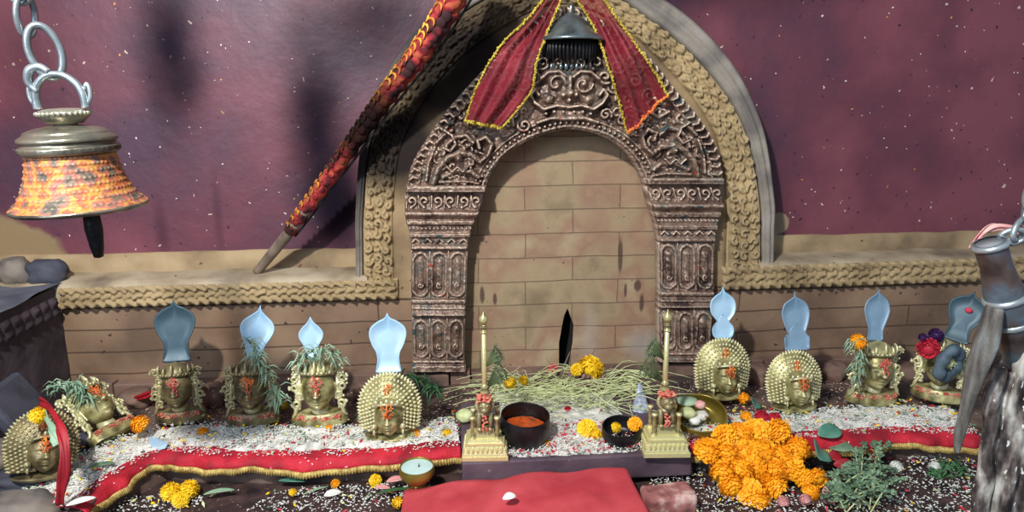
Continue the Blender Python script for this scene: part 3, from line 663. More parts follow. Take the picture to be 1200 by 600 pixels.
m = MB(); m.tube([(8 * kb, 0, 50 * kb), (10 * kb, 0, -10 * kb)], 4 * kb, 8); m.lathe([(0, -70 * kb), (6 * kb, -68 * kb), (8.5 * kb, -55 * kb), (11 * kb, -30 * kb), (10 * kb, -8 * kb), (5 * kb, 0)], 16, loc=(11 * kb, 0, 0))
m.build('clapper', m_iron, bell)
# chain links, each a link of the chain
chain = thing('chain', bc + Vector((-30 * kb, 0, 170 * kb)), 'tarnished steel chain of long links holding the large bell', 'chain')
def link(loc, L, w, r_, rot, par, mt_=None):
    n = 40; a = np.linspace(0, 2 * PI, n, endpoint=False); pts = np.stack([np.cos(a) * w, 0 * a, np.sin(a) * L], 1)
    pts[:, 2] += np.sign(np.sin(a)) * 0; m = MB(); V = []
    for i in range(n):
        t = pts[(i + 1) % n] - pts[i - 1]; t /= np.linalg.norm(t); nn = np.cross(t, (0, 1, 0)); b = np.linspace(0, 2 * PI, 10, endpoint=False)[:, None]
        V.append(pts[i] + r_ * (np.cos(b) * nn + np.sin(b) * np.array([0, 1, 0])))
    m.grid(np.array(V), cu=True, cv=True); o = m.build('chain_link', mt_ or m_steel, par); o.location = loc; o.rotation_euler = rot; return o
link((14 * kb, -.004, 28 * kb), 32 * kb, 17 * kb, 4.5 * kb, (0, R(-10), R(25)), chain)
link((-4 * kb, 0, 72 * kb), 26 * kb, 15 * kb, 4 * kb, (R(8), R(-6), R(80)), chain)
link((-8 * kb, 0, 112 * kb), 26 * kb, 15 * kb, 4 * kb, (0, R(-4), R(10)), chain)

# ------------------------------------------------------------------ rocks
def rock(name, c, rx, ry, rz, mt_, label, seed, cat='stone', rot=(0, 0, 0)):
    m = MB(); m.ball((0, 0, 0), 1, 28, 20); V = m.v[0]
    q = fbm(V[:, 0] * 1.6 + 9, V[:, 2] * 1.6 + V[:, 1] * 1.3, seed, 3)
    f = np.floor(q * 5) / 5 * .5 + q * .5; V *= (.72 + .55 * f)[:, None]; V[:, 2] = np.clip(V[:, 2], -.75, .8); V *= np.array([rx, ry, rz])
    o = m.build(name, mt_); o.location = c; o.rotation_euler = rot
    return tag(o, label, cat)
zl = zsl + .012
def on(px, py, z): return P(px, py, z=z)
c = P(20, 330, y=.03); rock('stone', (c.x, c.y, zl + .042), .060, .05, .062, m_rock, 'round pale grey stone on the left ledge, at the photo edge', 3)
c = P(57, 325, y=.03); rock('stone', (c.x, c.y, zl + .036), .075, .05, .058, m_rockd, 'dark slate stone on the left ledge beside the pale one', 5)

# ------------------------------------------------------------------ brass heads
def sph_face(sc=1.0, nu=64, nv=56):
    u = np.linspace(0, 2 * PI, nu, endpoint=False); v = np.linspace(.02, PI - .02, nv); V_, U_ = np.meshgrid(v, u, indexing='ij')
    x = .36 * np.sin(V_) * np.cos(U_); y = .34 * np.sin(V_) * np.sin(U_); z = .5 * np.cos(V_)
    k = 1 - .28 * np.clip((-z - .1) / .4, 0, 1) ** 1.3; x = x * k
    g = lambda cx, cz, sx, sz: np.exp(-((x - cx) / sx) ** 2 - ((z - cz) / sz) ** 2)
    fr = np.clip(-y / .12, 0, 1); d = 0
    d = d + .075 * np.exp(-(x / (.035 + .03 * np.clip((.12 - z) / .2, 0, 1))) ** 2) * np.clip((.16 - z) / .22, 0, 1) * (z > -.12) * np.clip((z + .12) / .03, 0, 1)
    d = d + .035 * g(0, -.08, .055, .035) + .018 * g(.05, -.09, .03, .025) + .018 * g(-.05, -.09, .03, .025)
    for s in (-1, 1):
        d = d - .040 * g(s * .14, .06, .085, .05) + .040 * g(s * .14, .05, .06, .030) - .012 * np.exp(-((x - s * .14) / .07) ** 2 - ((z - .035 + .3 * (x - s * .14) ** 2) / .009) ** 2)
        d = d + .022 * np.exp(-((x - s * .15) / .10) ** 2 - ((z - .135 + 1.6 * (x - s * .15) ** 2) / .016) ** 2)
        d = d + .028 * g(s * .19, -.13, .08, .08)
    d = d + .034 * g(0, -.205, .085, .020) + .036 * g(0, -.262, .065, .022) - .022 * g(0, -.232, .10, .008) - .02 * g(0, -.31, .07, .02) + .035 * g(0, -.39, .07, .05)
    y = y - 1.35 * d * fr
    return np.stack([x, y, z], 2) * sc
def add_face(m, c, sc):
    m.grid(sph_face(sc) + np.array(c), cv=True)
    for s in (-1, 1):                                   # ears
        m.tube(spline([(c[0] + s * .35 * sc, c[1] + .02 * sc, c[2] + q * sc) for q in (.12, .06, -.04, -.16, -.24)], 12), [.03 * sc, .05 * sc, .035 * sc, .03 * sc, .02 * sc], 8)
def bust(m, w, z0, z1, d):
    p = [(w * .16, z1), (w * .17, z1 - .06), (w * .30, z1 - .12), (w * .46, z1 - .17), (w * .5, z0 + .05), (w * .47, z0 + .015), (w * .3, z0), (0, z0)]
    pr = spline(p, 26); a = np.linspace(0, 2 * PI, 48, endpoint=False)
    V = np.stack([pr[:, 0][:, None] * np.cos(a), pr[:, 0][:, None] * np.sin(a) * d, pr[:, 1][:, None] + 0 * a], 2)
    V[..., 2] += .10 * w * (V[..., 0] / w) ** 2 * 2; m.grid(V, cv=True)
def outline(kind):
    if kind == 'drop':   return [(0, 0), (.10, .02), (.15, .12), (.20, .28), (.29, .46), (.33, .62), (.27, .76), (.13, .88), (.03, .98), (0, 1.08)]
    if kind == 'club':   return [(0, 0), (.20, .0), (.215, .06), (.19, .22), (.21, .36), (.28, .50), (.325, .66), (.30, .80), (.17, .91), (.05, .97), (0, 1.06)]
    if kind == 'oval':   return [(0, 0), (.15, .0), (.155, .10), (.15, .22), (.20, .38), (.25, .55), (.26, .68), (.20, .84), (.08, .94), (.02, 1.0), (0, 1.08)]
    if kind == 'gourd':  return [(0, 0), (.14, .0), (.20, .06), (.22, .16), (.19, .26), (.12, .34), (.16, .40), (.23, .50), (.26, .64), (.23, .78), (.13, .88), (.04, .94), (0, 1.06)]
    if kind == 'hood':   return [(0, 0), (.20, .0), (.22, .10), (.22, .22), (.16, .30), (.18, .38), (.22, .50), (.245, .66), (.20, .82), (.10, .90), (.02, .95), (0, 1.06)]
    return [(0, 0), (.13, .02), (.15, .2), (.20, .34), (.28, .48), (.30, .62), (.22, .76), (.08, .90), (0, 1.04)]
def plate_part(root, kind, h, loc, mt_, label, rot=(0, 0, 0)):
    r_ = spline(outline(kind), 40); pts = np.concatenate([r_, (r_ * np.array([-1, 1]))[::-1][1:-1]]) * h
    m = MB(); n = len(pts); c = np.array([[0, h * .5]])
    rings = []
    for s_, yb in ((1, -.003), (.95, -.005), (.91, -.001), (.5, -.002), (.12, -.003)):
        q = c + (pts - c) * s_; rings.append(np.stack([q[:, 0], np.full(n, yb * h / .2) + .03 * q[:, 0] ** 2 / h, q[:, 1]], 1))
    m.grid(np.array(rings), cv=True); s0 = m.n - n; m.f.append(tuple(s0 + i for i in range(n))); m.mi.append(0)
    m.tube([(0, .004, -h * .3), (0, .004, h * .3)], h * .03, 6)
    o = m.build('silver_plate', mt_, root, solid=.0025, fix=True); o.location = loc; o.rotation_euler = rot; o['label'] = label
    return o
def powder(m, c, rx, rz, y, n, r_, sz=.012):
    for i in range(n):
        a, q = r_.uniform(0, 2 * PI), math.sqrt(r_.random()); m.ball((c[0] + rx * q * math.cos(a), y + r_.uniform(-.004, .004), c[1] + rz * q * math.sin(a)), (r_.uniform(.5, 1.2) * sz, sz * .6, r_.uniform(.5, 1.2) * sz), 6, 4)

def hood_mask(px, py, wpx, label, plate, dark=False, rot=(0, 0, 0), z=.012, asym=0, leaves=0, seed=1, y=None):
    """tall dome of beads round a small face; unit = whole width 1"""
    base = P(px, py, z=z) if y is None else P(px, py, y=y)
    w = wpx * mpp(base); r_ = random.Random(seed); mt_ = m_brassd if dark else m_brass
    root = thing('brass_deity_mask', base, label, 'deity mask', 'brass deity masks on the platform', rot)
    def fin(m, nm, mt2=mt_, lab=None):
        m.v = [v * w for v in m.v]; o = m.build(nm, mt2, root)
        if lab: o['label'] = lab
    m = MB(); add_face(m, (0, -.20, .44), .60); fin(m, 'face')
    m = MB(); bust(m, .80, 0, .24, .60); fin(m, 'bust')
    CZ, SD = .52, .34
    def ring(q, t):                      # t 0..1 : up the left side, over, down the right side
        la, ls = PI * q, SD; T = la + 2 * ls; d = t * T
        if d < ls: return (-q * (1 - .10 * (1 - d / ls)), CZ - (ls - d)), (-1, 0)
        if d > ls + la: return (q * (1 - .10 * (d - ls - la) / ls), CZ - (d - ls - la)), (1, 0)
        a = PI - (d - ls) / q; return (q * math.cos(a), CZ + 1.15 * q * math.sin(a)), (math.cos(a), math.sin(a))
    yq = lambda q: -.26 * (1 - (q / .5) ** 2) + .02
    m = MB(); rr = np.linspace(.12, .48, 14); tt = np.linspace(0, 1, 60)
    V = np.array([[(ring(q, t)[0][0], yq(q), ring(q, t)[0][1]) for t in tt] for q in rr]); m.grid(V); m.grid(V + np.array([0, .035, 0]), flip=True)
    for k, q in enumerate(np.arange(.235, .47, .056)):
        n = int((PI * q + 2 * SD) / .056)
        for i in range(n):
            (x, zz), e = ring(q, (i + .25 + .5 * (k % 2)) / n); a = math.atan2(e[1], e[0])
            m.ball((x, yq(q) - .004, zz), (.030, .022, .024), 8, 6, Matrix.Rotation(-a, 3, 'Y'))
    for i in range(44):
        (x, zz), e = ring(.46, (i + .5) / 44); e = np.array([e[0], 0, e[1]]); c = np.array([x, .0, zz])
        m.tube([c, c + e * .025 + (0, -.012, 0), c + e * .055], [.020, .020, .004], 6)
    fin(m, 'beaded_hood')
    for sx in (-1, 1):
        m = MB(); m.ball((sx * .22, -.27, .30), (.05, .03, .05), 10, 7); m.ball((sx * .22, -.30, .30), .022, 8, 6); m.ball((sx * .22, -.28, .21), (.022, .022, .045), 8, 6); fin(m, 'earring')
    m = MB(); m.tube([(-.20 + .40 * t, -.34 - .08 * math.sin(PI * t), .66 + .04 * math.sin(PI * t)) for t in np.linspace(0, 1, 12)], .022, 6)
    for i in range(5): m.ball((-.16 + .08 * i, -.38 - .02 * (2 - abs(i - 2)), .71 + (.03 if i == 2 else .0)), (.03, .024, .045), 8, 6)
    fin(m, 'crown_band')
    m = MB(); powder(m, (0, .60), .10, .13, -.44, 70, r_); m.tube([(0, -.43, .5), (0, -.43, .7)], .012, 6); fin(m, 'powder_smear', m_tika, 'vermilion powder smear on the forehead')
    m = MB(); powder(m, (0, .86), .08, .10, -.20, 30, r_); m.tube([(0, -.19, .8), (0, -.17, .93)], .02, 6); fin(m, 'powder_smear', m_tika, 'vermilion powder smear above the crown band')
    if plate:
        kind, h, dx, mtp, lab = plate[:5]; h *= mpp(base); plate_part(root, kind, h, (dx * w, .06 * w, 1.06 * w), mtp, lab, (R(-6), R(plate[5]) if len(plate) > 5 else 0, 0))
    return root, w
def crown_mask(px, py, wpx, label, plate, dark=False, rot=(0, 0, 0), z=.012, seed=1, greens=True, y=None, curls=3):
    """larger face with tall leafy crown, side curls and ear pendants; unit = whole width 1"""
    base = P(px, py, z=z) if y is None else P(px, py, y=y)
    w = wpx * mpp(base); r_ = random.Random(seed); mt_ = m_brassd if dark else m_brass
    root = thing('brass_deity_mask', base, label, 'deity mask', 'brass deity masks on the platform', rot)
    def fin(m, nm, mt2=mt_, lab=None):
        m.v = [v * w for v in m.v]; o = m.build(nm, mt2, root)
        if lab: o['label'] = lab
    m = MB(); add_face(m, (0, -.14, .76), .84); m.tube([(0, -.02, .12), (0, -.06, .5)], [.19, .14], 20); fin(m, 'face')
    m = MB(); bust(m, 1.0, 0, .42, .52); fin(m, 'bust')
    m = MB(); n = 40; aa = np.linspace(0, 2 * PI, n, endpoint=False); zc0 = 1.04
    V = np.array([[(.31 * s * math.cos(a), -.12 + .29 * s * math.sin(a), zc0 + zz - .03 * math.sin(a)) for a in aa] for s, zz in ((1, 0), (1.05, .02), (1.06, .06), (.98, .12), (.78, .20), (.45, .26), (.05, .28))]); m.grid(V, cv=True)
    for i in range(26):
        a = 2 * PI * i / 26; m.ball((.33 * math.cos(a), -.12 + .31 * math.sin(a), zc0 + .05 - .03 * math.sin(a)), .026, 7, 5)
    for k, a in enumerate(np.linspace(R(185), R(355), 7)):
        c = np.array([.32 * math.cos(a), -.12 + .30 * math.sin(a), zc0 + .07]); hgt = .26 if k == 3 else .18 + .03 * (k % 2)
        o_ = np.array([math.cos(a), math.sin(a), 0]); m.tube([c, c + o_ * .03 + (0, 0, hgt * .4), c + o_ * .02 + (0, 0, hgt * .75), c + (0, 0, hgt)], [.03, .06, .04, .006], 8, flat=.5)
        m.ball(c + o_ * .05 + (0, 0, hgt * .42), .024, 7, 5)
    fin(m, 'crown')
    for s in (-1, 1):
        m = MB(); m.tube([(s * .33, -.10, zc0 + .02), (s * .37, -.10, .60), (s * .36, -.10, .40)], [.03, .05, .03], 8)
        for k in range(curls + 2):
            zc = 1.12 - k * .165; xc = .40 + .05 * math.sin(k * 1.9 + seed)
            t = np.linspace(0, 1, 16); rad = .085 * (1 - .7 * t); m.tube(np.stack([s * (xc + rad * np.cos(t * 8 + k)), -.11 - .03 * t, zc + rad * np.sin(t * 8 + k)], 1), [.034, .022], 7)
            for j in range(6):
                a = r_.uniform(0, 6); m.ball((s * (xc + .03 + .07 * math.cos(a)), -.12, zc + .08 * math.sin(a)), r_.uniform(.018, .034), 7, 5)
        m.tube(spline([(s * .36, -.12, .46), (s * .42, -.13, .36), (s * .45, -.12, .27), (s * .50, -.10, .22)], 10), [.03, .04, .02], 8)
        fin(m, 'side_curls')
    m = MB(); powder(m, (0, .97), .13, .10, -.45, 70, r_, .015); powder(m, (.02, .78), .06, .14, -.475, 34, r_, .015); m.tube([(0, -.45, .68), (0, -.44, 1.05)], .012, 6)
    fin(m, 'powder_smear', m_tikap if seed % 2 else m_tika, 'orange powder smeared down the brow and nose')
    m = MB()
    for i in range(150):
        x = r_.uniform(-.40, .40); m.ball((x, -.17 + .3 * x * x - r_.uniform(-.02, .09), .22 + r_.uniform(-.06, .03) + .12 * x * x), (.026, .020, .016), 6, 4)
    fin(m, 'powder_smear', m_tikap, 'pale orange powder strewn over the bust')
    if plate:
        kind, h, dx, mtp, lab = plate[:5]; h *= mpp(base); plate_part(root, kind, h, (dx * w, .03 * w, 1.30 * w), mtp, lab, (R(-6), R(plate[5]) if len(plate) > 5 else 0, 0))
    return root, w

# left to right
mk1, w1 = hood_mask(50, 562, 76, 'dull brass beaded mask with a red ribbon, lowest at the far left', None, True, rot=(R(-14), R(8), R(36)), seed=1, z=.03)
mk2, w2 = crown_mask(138, 514, 60, 'brass mask lying back in profile, topped with pale green threads, by the left corner', None, False, rot=(R(-50), 0, R(66)), seed=2, curls=3)
mk3, w3 = crown_mask(213, 494, 55, 'shadowed brass mask under the round dark plate', ('club', 68, .0, m_silverg, 'round-headed silver plate tinted dark with shade'), True, rot=(R(-6), 0, R(8)), seed=3)  # darker brass and plate carry shade in their colour
mk4, w4 = crown_mask(298, 497, 60, 'shadowed brass mask with threads draped right, under a bright teardrop plate', ('drop', 58, .06, m_silver, 'bright teardrop silver plate tilted right', 10), True, rot=(R(-6), 0, R(6)), seed=4)  # bell's shadow put into the darker brass
mk5, w5 = crown_mask(377, 498, 62, 'brass mask with pale green threads across its crown and a small pointed plate', ('slim', 46, -.12, m_silver, 'small bright pointed silver plate'), rot=(R(-5), 0, R(2)), seed=5)
mk6, w6 = hood_mask(458, 514, 74, 'brass beaded dome mask with small face under the largest bright silver plate', ('club', 66, .0, m_silver, 'largest bright silver plate with rounded head'), rot=(R(-5), 0, 0), seed=6)
mk7, w7 = hood_mask(845, 466, 66, 'brass beaded dome mask under a waisted bright plate, beside the right pilaster', ('gourd', 58, .02, m_silver, 'gourd-shaped bright silver plate'), rot=(R(-5), 0, R(-4)), seed=7, z=.02)
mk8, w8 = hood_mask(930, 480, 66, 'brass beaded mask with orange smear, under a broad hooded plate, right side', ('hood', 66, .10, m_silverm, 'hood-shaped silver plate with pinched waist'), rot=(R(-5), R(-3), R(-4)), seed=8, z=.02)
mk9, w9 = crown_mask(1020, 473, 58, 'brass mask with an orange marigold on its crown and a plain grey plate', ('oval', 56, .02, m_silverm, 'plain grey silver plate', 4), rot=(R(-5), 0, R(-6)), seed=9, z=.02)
mk10, w10 = crown_mask(1098, 470, 56, 'brass mask turned left behind a blue-grey ring, near the wooden post', ('club', 58, .16, m_silverg, 'dark silver plate with a red dab', 12), rot=(R(-10), 0, R(-40)), seed=10, z=.02)
# vermilion dab on the last plate
for o in mk10.children:
    if o.name.startswith('silver_plate'):
        m = MB(); m.ball((.004, -.012, .115), (.012, .003, .009), 10, 6); d = m.build('red_dab', m_redf, o)

# ------------------------------------------------------------------ leafy threads and ribbons on the masks
def threads(name, path_px, y, n, spread, label, mt_, seed, length=.05, cat='leaf sprig'):
    r_ = random.Random(seed); pts = spline([tuple(P(a, b_, y=y)) for a, b_ in path_px], 30); m = MB()
    for i in range(n):
        p = pts[r_.randrange(30)] + np.array([r_.uniform(-1, 1) * spread, r_.uniform(-.6, .4) * spread, r_.uniform(-1, 1) * spread]); d = np.array([r_.uniform(-1, 1), r_.uniform(-.7, .2), r_.uniform(-1, .6)]); d /= np.linalg.norm(d); L = length * r_.uniform(.5, 1)
        m.tube([p, p + d * L * .5 + (0, 0, .006), p + d * L + (0, 0, -.012)], [.0022, .004, .0008], 5, flat=.4)
    m.tube(pts, .002, 5)
    return tag(m.build(name, mt_), label, cat)
def yf(o, off=0): return o.location.y + off
threads('leaf_sprig', [(62, 455), (80, 450), (96, 456), (104, 470)], yf(mk2, .0), 60, .018, 'pale green thread-like leaves over the mask lying in the left corner', m_greenp, 1)
threads('leaf_sprig', [(296, 398), (304, 420), (316, 445), (330, 470)], yf(mk4, -.06), 90, .013, 'pale green threads trailing down right of the fourth mask', m_greenp, 2)
threads('leaf_sprig', [(352, 424), (364, 413), (382, 411), (400, 424)], yf(mk5, -.04), 70, .014, 'pale green threads across the crown beneath the small pointed plate', m_greenp, 3)
threads('leaf_sprig', [(1002, 400), (1006, 420), (1002, 445)], yf(mk9, -.08), 60, .014, 'grey-green threads hanging below the marigold on the ninth mask', m_greenp, 5)
threads('leaf_sprig', [(470, 440), (486, 442), (500, 450), (512, 458)], yf(mk6, .08), 70, .012, 'dark green sprig between the domed mask and the left pilaster', m_green, 6)

def ribbon(name, path, w, mt_, label, cat='ribbon', thick=.0015, amp=.004):
    pts = spline(path, 40); T = np.gradient(pts, axis=0); T /= np.linalg.norm(T, axis=1)[:, None]; V = []
    for i in range(40):
        s_ = np.cross(T[i], (0, -1, .2)); s_ /= np.linalg.norm(s_) + 1e-9
        ww = w * (1 + .15 * math.sin(i * .5)); V.append([pts[i] + s_ * ww * (u - .5) + np.array([0, -amp * math.sin(u * 9 + i * .2), 0]) for u in np.linspace(0, 1, 9)])
    return tag(MB().grid(np.array(V)).build(name, mt_, solid=thick), label, cat)
yb = mk1.location.y
ribbon('red_ribbon', [tuple(P(a, b_, y=y)) for a, b_, y in ((46, 470, yb + .05), (58, 478, yb - .02), (68, 496, yb - .09), (75, 520, yb - .13), (76, 548, yb - .15), (72, 572, yb - .15), (70, 592, yb - .14))], .026, m_ribbon, 'red ribbon falling over the lowest left mask')
ribbon('red_ribbon', [tuple(P(a, b_, y=y)) for a, b_, y in ((124, 474, -.16), (145, 470, -.16), (168, 464, -.18), (192, 456, -.20))], .018, m_ribbon, 'thin red ribbon stretched between the second and third masks')
ribbon('pale_blue_strip', [tuple(P(a, b_, y=y)) for a, b_, y in ((52, 484, yb - .02), (58, 498, yb - .08), (64, 512, yb - .11), (66, 522, yb - .12))], .022, m_greenp, 'pale blue-green strip beside the red ribbon on the left mask', 'cloth strip')

# ------------------------------------------------------------------ red altar cloths with gold fringe
def altar_cloth(edge, label, lift, seed):
    pts = spline([(p[0], p[1], 0) for p in edge], 160); T = np.gradient(pts, axis=0); T /= np.linalg.norm(T, axis=1)[:, None]
    inn = np.cross((0, 0, 1), T); rows = []
    offs = [(.20, .006), (.15, .010), (.11, .010), (.08, .009), (.055, .009), (.03, .008), (.012, .006), (.0, .0), (-.006, -.012), (-.009, -.022)]
    for j, (o_, z_) in enumerate(offs):
        rows.append(pts + inn * o_ + np.stack([0 * pts[:, 0], 0 * pts[:, 0], z_ + .004 + .004 * fbm(np.arange(160) * .15, np.full(160, j * .8), seed) - .002 + .0 * pts[:, 0]], 1))
    V = np.stack(rows, 1)
    w = .006 * np.sin(np.arange(160) * .22 + seed) + .004 * np.sin(np.arange(160) * .51)
    V[:, 7:, :2] -= inn[:, None, :2] * w[:, None, None]; V[:, 8:, 2] += .006 * np.sin(np.arange(160) * .13 + seed)[:, None]
    root = thing('altar_cloth', Vector(pts[80]), label, 'cloth', 'red altar cloths')
    own(MB().grid(V).build('cloth', m_red, solid=.002), root)
    e0, e1 = V[:, -2], V[:, -1]; d = e1 - e0; n = 700; s0 = spline(e1, n); dn = spline(d / np.linalg.norm(d, axis=1)[:, None], n)
    rip = (.0025 * np.cos(np.arange(n) * PI / 2))[:, None]; s0 = s0 - spline(inn, n) * (rip + .002)
    F = np.stack([s0 - dn * .004, s0 + dn * .006, s0 + dn * (.013 + .003 * vnoise(np.arange(n) * .7, 0 * s0[:, 0], seed))[:, None]], 1)
    own(MB().grid(F).build('gold_fringe', m_gold, solid=.0015), root)
    return root, pts, inn
cl, ptl, inl = altar_cloth(EL[1:], 'red cloth with gold fringe along the left platform edge, sprinkled with rice', 0, 2)
ERc = np.concatenate([[EL[-1] + (ER[0] - EL[-1]) * .94], ER[:-1]])
cr_, ptr, inr = altar_cloth(ERc, 'red cloth with gold fringe along the right platform edge, under white rice', 0, 5)

# rice flour beds on the cloths and grains
def bed(nm, pts, inn, o0, o1, label, seed):
    n = len(pts); no = 26; V = np.zeros((n, no, 3)); off = np.linspace(o0, o1, no)
    for j, o_ in enumerate(off):
        V[:, j] = pts + inn * o_
    X, Y = V[..., 0], V[..., 1]
    h = fbm(X * 28, Y * 28, seed) ; edge = np.clip((off[None] - o0 - .03 * fbm(X * 12, Y * 0, seed + 2)) / .02, -1, 1) * np.clip((o1 - off[None]) / .02, 0, 1)
    V[..., 2] = .012 + .030 * (h - .32) * np.clip(edge, 0, 1) + .006 * edge - (edge <= 0) * .004
    return tag(MB().grid(V).build(nm, m_bed), label, 'rice', kind='stuff')
bed('rice_layer', ptl, inl, .035, .20, 'white rice and flour strewn over the back of the left red cloth', 3)
bed('rice_layer', ptr, inr, .045, .20, 'white rice and flour heaped over the back of the right red cloth', 6)
def grains(nm, gen, n, label, mt_, size=.0052, seed=1, jit=1.0):
    r_ = random.Random(seed); m = MB(); V = []; F = []
    o6 = np.array([(1, 0, 0), (-1, 0, 0), (0, .42, 0), (0, -.42, 0), (0, 0, .38), (0, 0, -.38)]); ff = [(0, 2, 4), (2, 1, 4), (1, 3, 4), (3, 0, 4), (2, 0, 5), (1, 2, 5), (3, 1, 5), (0, 3, 5)]
    for i in range(n):
        p = gen(r_)
        if p is None: continue
        e = np.array(Euler((r_.uniform(-.5, .5), r_.uniform(-.5, .5), r_.uniform(0, 6.3))).to_matrix())
        s_ = size * r_.uniform(.5, 1.1); V.append(o6 @ e.T * s_ + np.array(p)); k = (len(V) - 1) * 6; F += [tuple(a + k for a in q) for q in ff]
    m.add(np.concatenate(V), F); return tag(m.build(nm, mt_, fix=False, smooth=False), label, 'rice', kind='stuff')
def on_cloth(pts, inn, lo, hi, zb):
    def g(r_):
        i = r_.randrange(len(pts)); o_ = lo + (hi - lo) * r_.random() ** .7; p = pts[i] + inn[i] * o_ + np.array([r_.uniform(-.006, .006), 0, 0])
        if vnoise(np.array(p[0] * 16), np.array(p[1] * 22), 5) < .25 and o_ < .07: return None
        return p + np.array([0, 0, zb + r_.uniform(0, .006) + (.007 if o_ > .05 else 0)])
    return g
grains('rice_grains', on_cloth(ptl, inl, .008, .2, .016), 5200, 'white rice grains scattered on the left red cloth', m_rice, seed=1)
grains('rice_grains', on_cloth(ptr, inr, .008, .2, .016), 5200, 'white rice grains scattered on the right red cloth', m_rice, seed=2)
def on_floor(x0, x1, y0, y1, thr):
    def g(r_):
        x, y = r_.uniform(x0, x1), r_.uniform(y0, y1)
        if vnoise(np.array(x * 9), np.array(y * 9), 8) < thr: return None
        return (x, y, -.068 + r_.uniform(0, .006))
    return g
grains('rice_grains', on_floor(-1.25, -.1, -1.1, -.62, .25), 5200, 'rice grains strewn over the dark ground at lower left', m_rice, seed=3)
grains('rice_grains', on_floor(.55, 1.6, -1.1, -.56, .30), 4600, 'rice grains strewn over the dark ground at lower right', m_rice, seed=4)

for j, (mt_, nm, adj) in enumerate(((m_redf, 'red_petal_bits', 'crimson'), (m_yellow, 'yellow_petal_bits', 'yellow'), (m_straw, 'pale_petal_bits', 'cream'), (m_herb, 'green_leaf_bits', 'grey-green'))):
    grains(nm, on_cloth(ptl, inl, .02, .24, .020), 70, adj + ' bits mixed into the rice on the left red cloth', mt_, seed=20 + j, size=.010)
    grains(nm, on_cloth(ptr, inr, .02, .24, .020), 70, adj + ' bits mixed into the rice on the right red cloth', mt_, seed=30 + j, size=.010)
    grains(nm, on_floor(-1.25, -.1, -1.1, -.62, .20), 70, adj + ' bits among the rice on the lower left ground', mt_, seed=40 + j, size=.012)
    grains(nm, on_floor(.55, 1.6, -1.1, -.56, .20), 70, adj + ' bits among the rice on the lower right ground', mt_, seed=50 + j, size=.011)
# ------------------------------------------------------------------ stone slab between the lion stands, and brick before it
s0, s1 = P(541, 534, z=.022), P(812, 530, z=.022); ZT = .022; yS = min(s0.y, s1.y)
m = MB(); m.box((s0.x, yS, -.055), (s1.x, yS + .42, ZT)); slab = tag(m.build('stone_slab', m_slab, smooth=False, bevel=.006), 'long purple-grey stone slab carrying the bowls and lion stands', 'stone slab')
c = P(783, 583, z=-.04)
m = MB(); nx = 24; X, Z = np.meshgrid(np.linspace(-1, 1, 24), np.linspace(0, 2 * PI, 28, endpoint=False), indexing='ij')
q = .85 + .25 * fbm(X * 4, np.sin(Z) * 2 + np.cos(Z) * 3, 4); sy = np.sign(np.cos(Z)) * np.abs(np.cos(Z)) ** .4; sz = np.sign(np.sin(Z)) * np.abs(np.sin(Z)) ** .4; cap = np.clip((1 - np.abs(X)) * 9, 0, 1) ** .4
m.grid(np.stack([X * .075, sy * .045 * q * cap, sz * .030 * q * cap], 2), cv=True); o = m.build('broken_brick', m_pinkbrick); o.location = (c.x, c.y, -.045); o.rotation_euler = (0, 0, R(5))
tag(o, 'broken pink-stained brick lying below the right end of the stone slab', 'brick')

# red cloth bundle in front of the slab
cx0, cx1 = P(466, 590, z=-.0).x, P(748, 575, z=-.0).x
nx, ny = 90, 50; X, Y = np.meshgrid(np.linspace(cx0, cx1, nx), np.linspace(0, 1, ny), indexing='ij')
ux = (X - cx0) / (cx1 - cx0); hgt = (.052 + .045 * np.clip(ux * 1.6, 0, 1) ** .8)
ypos = yS - .012 - Y * .46; prof_ = np.interp(Y, [0, .02, .1, .3, .6, 1], [0, .72, .95, 1.0, .95, .8]) * np.clip(ux / .015, 0, 1) ** .3 * np.clip((1 - ux) / .012, 0, 1) ** .3
Z = -.08 + hgt * prof_ + .008 * (fbm(X * 9, Y * 3, 4) - .5) + .006 * np.sin(X * 30 + Y * 9 + 3 * fbm(X * 3, Y * 3, 1)) * prof_
tag(MB().grid(np.stack([X + .02 * Y * 0, ypos, Z], 2)).build('red_cloth', m_redp, solid=.002), 'plain rose-red cloth spread low before the stone slab', 'cloth')

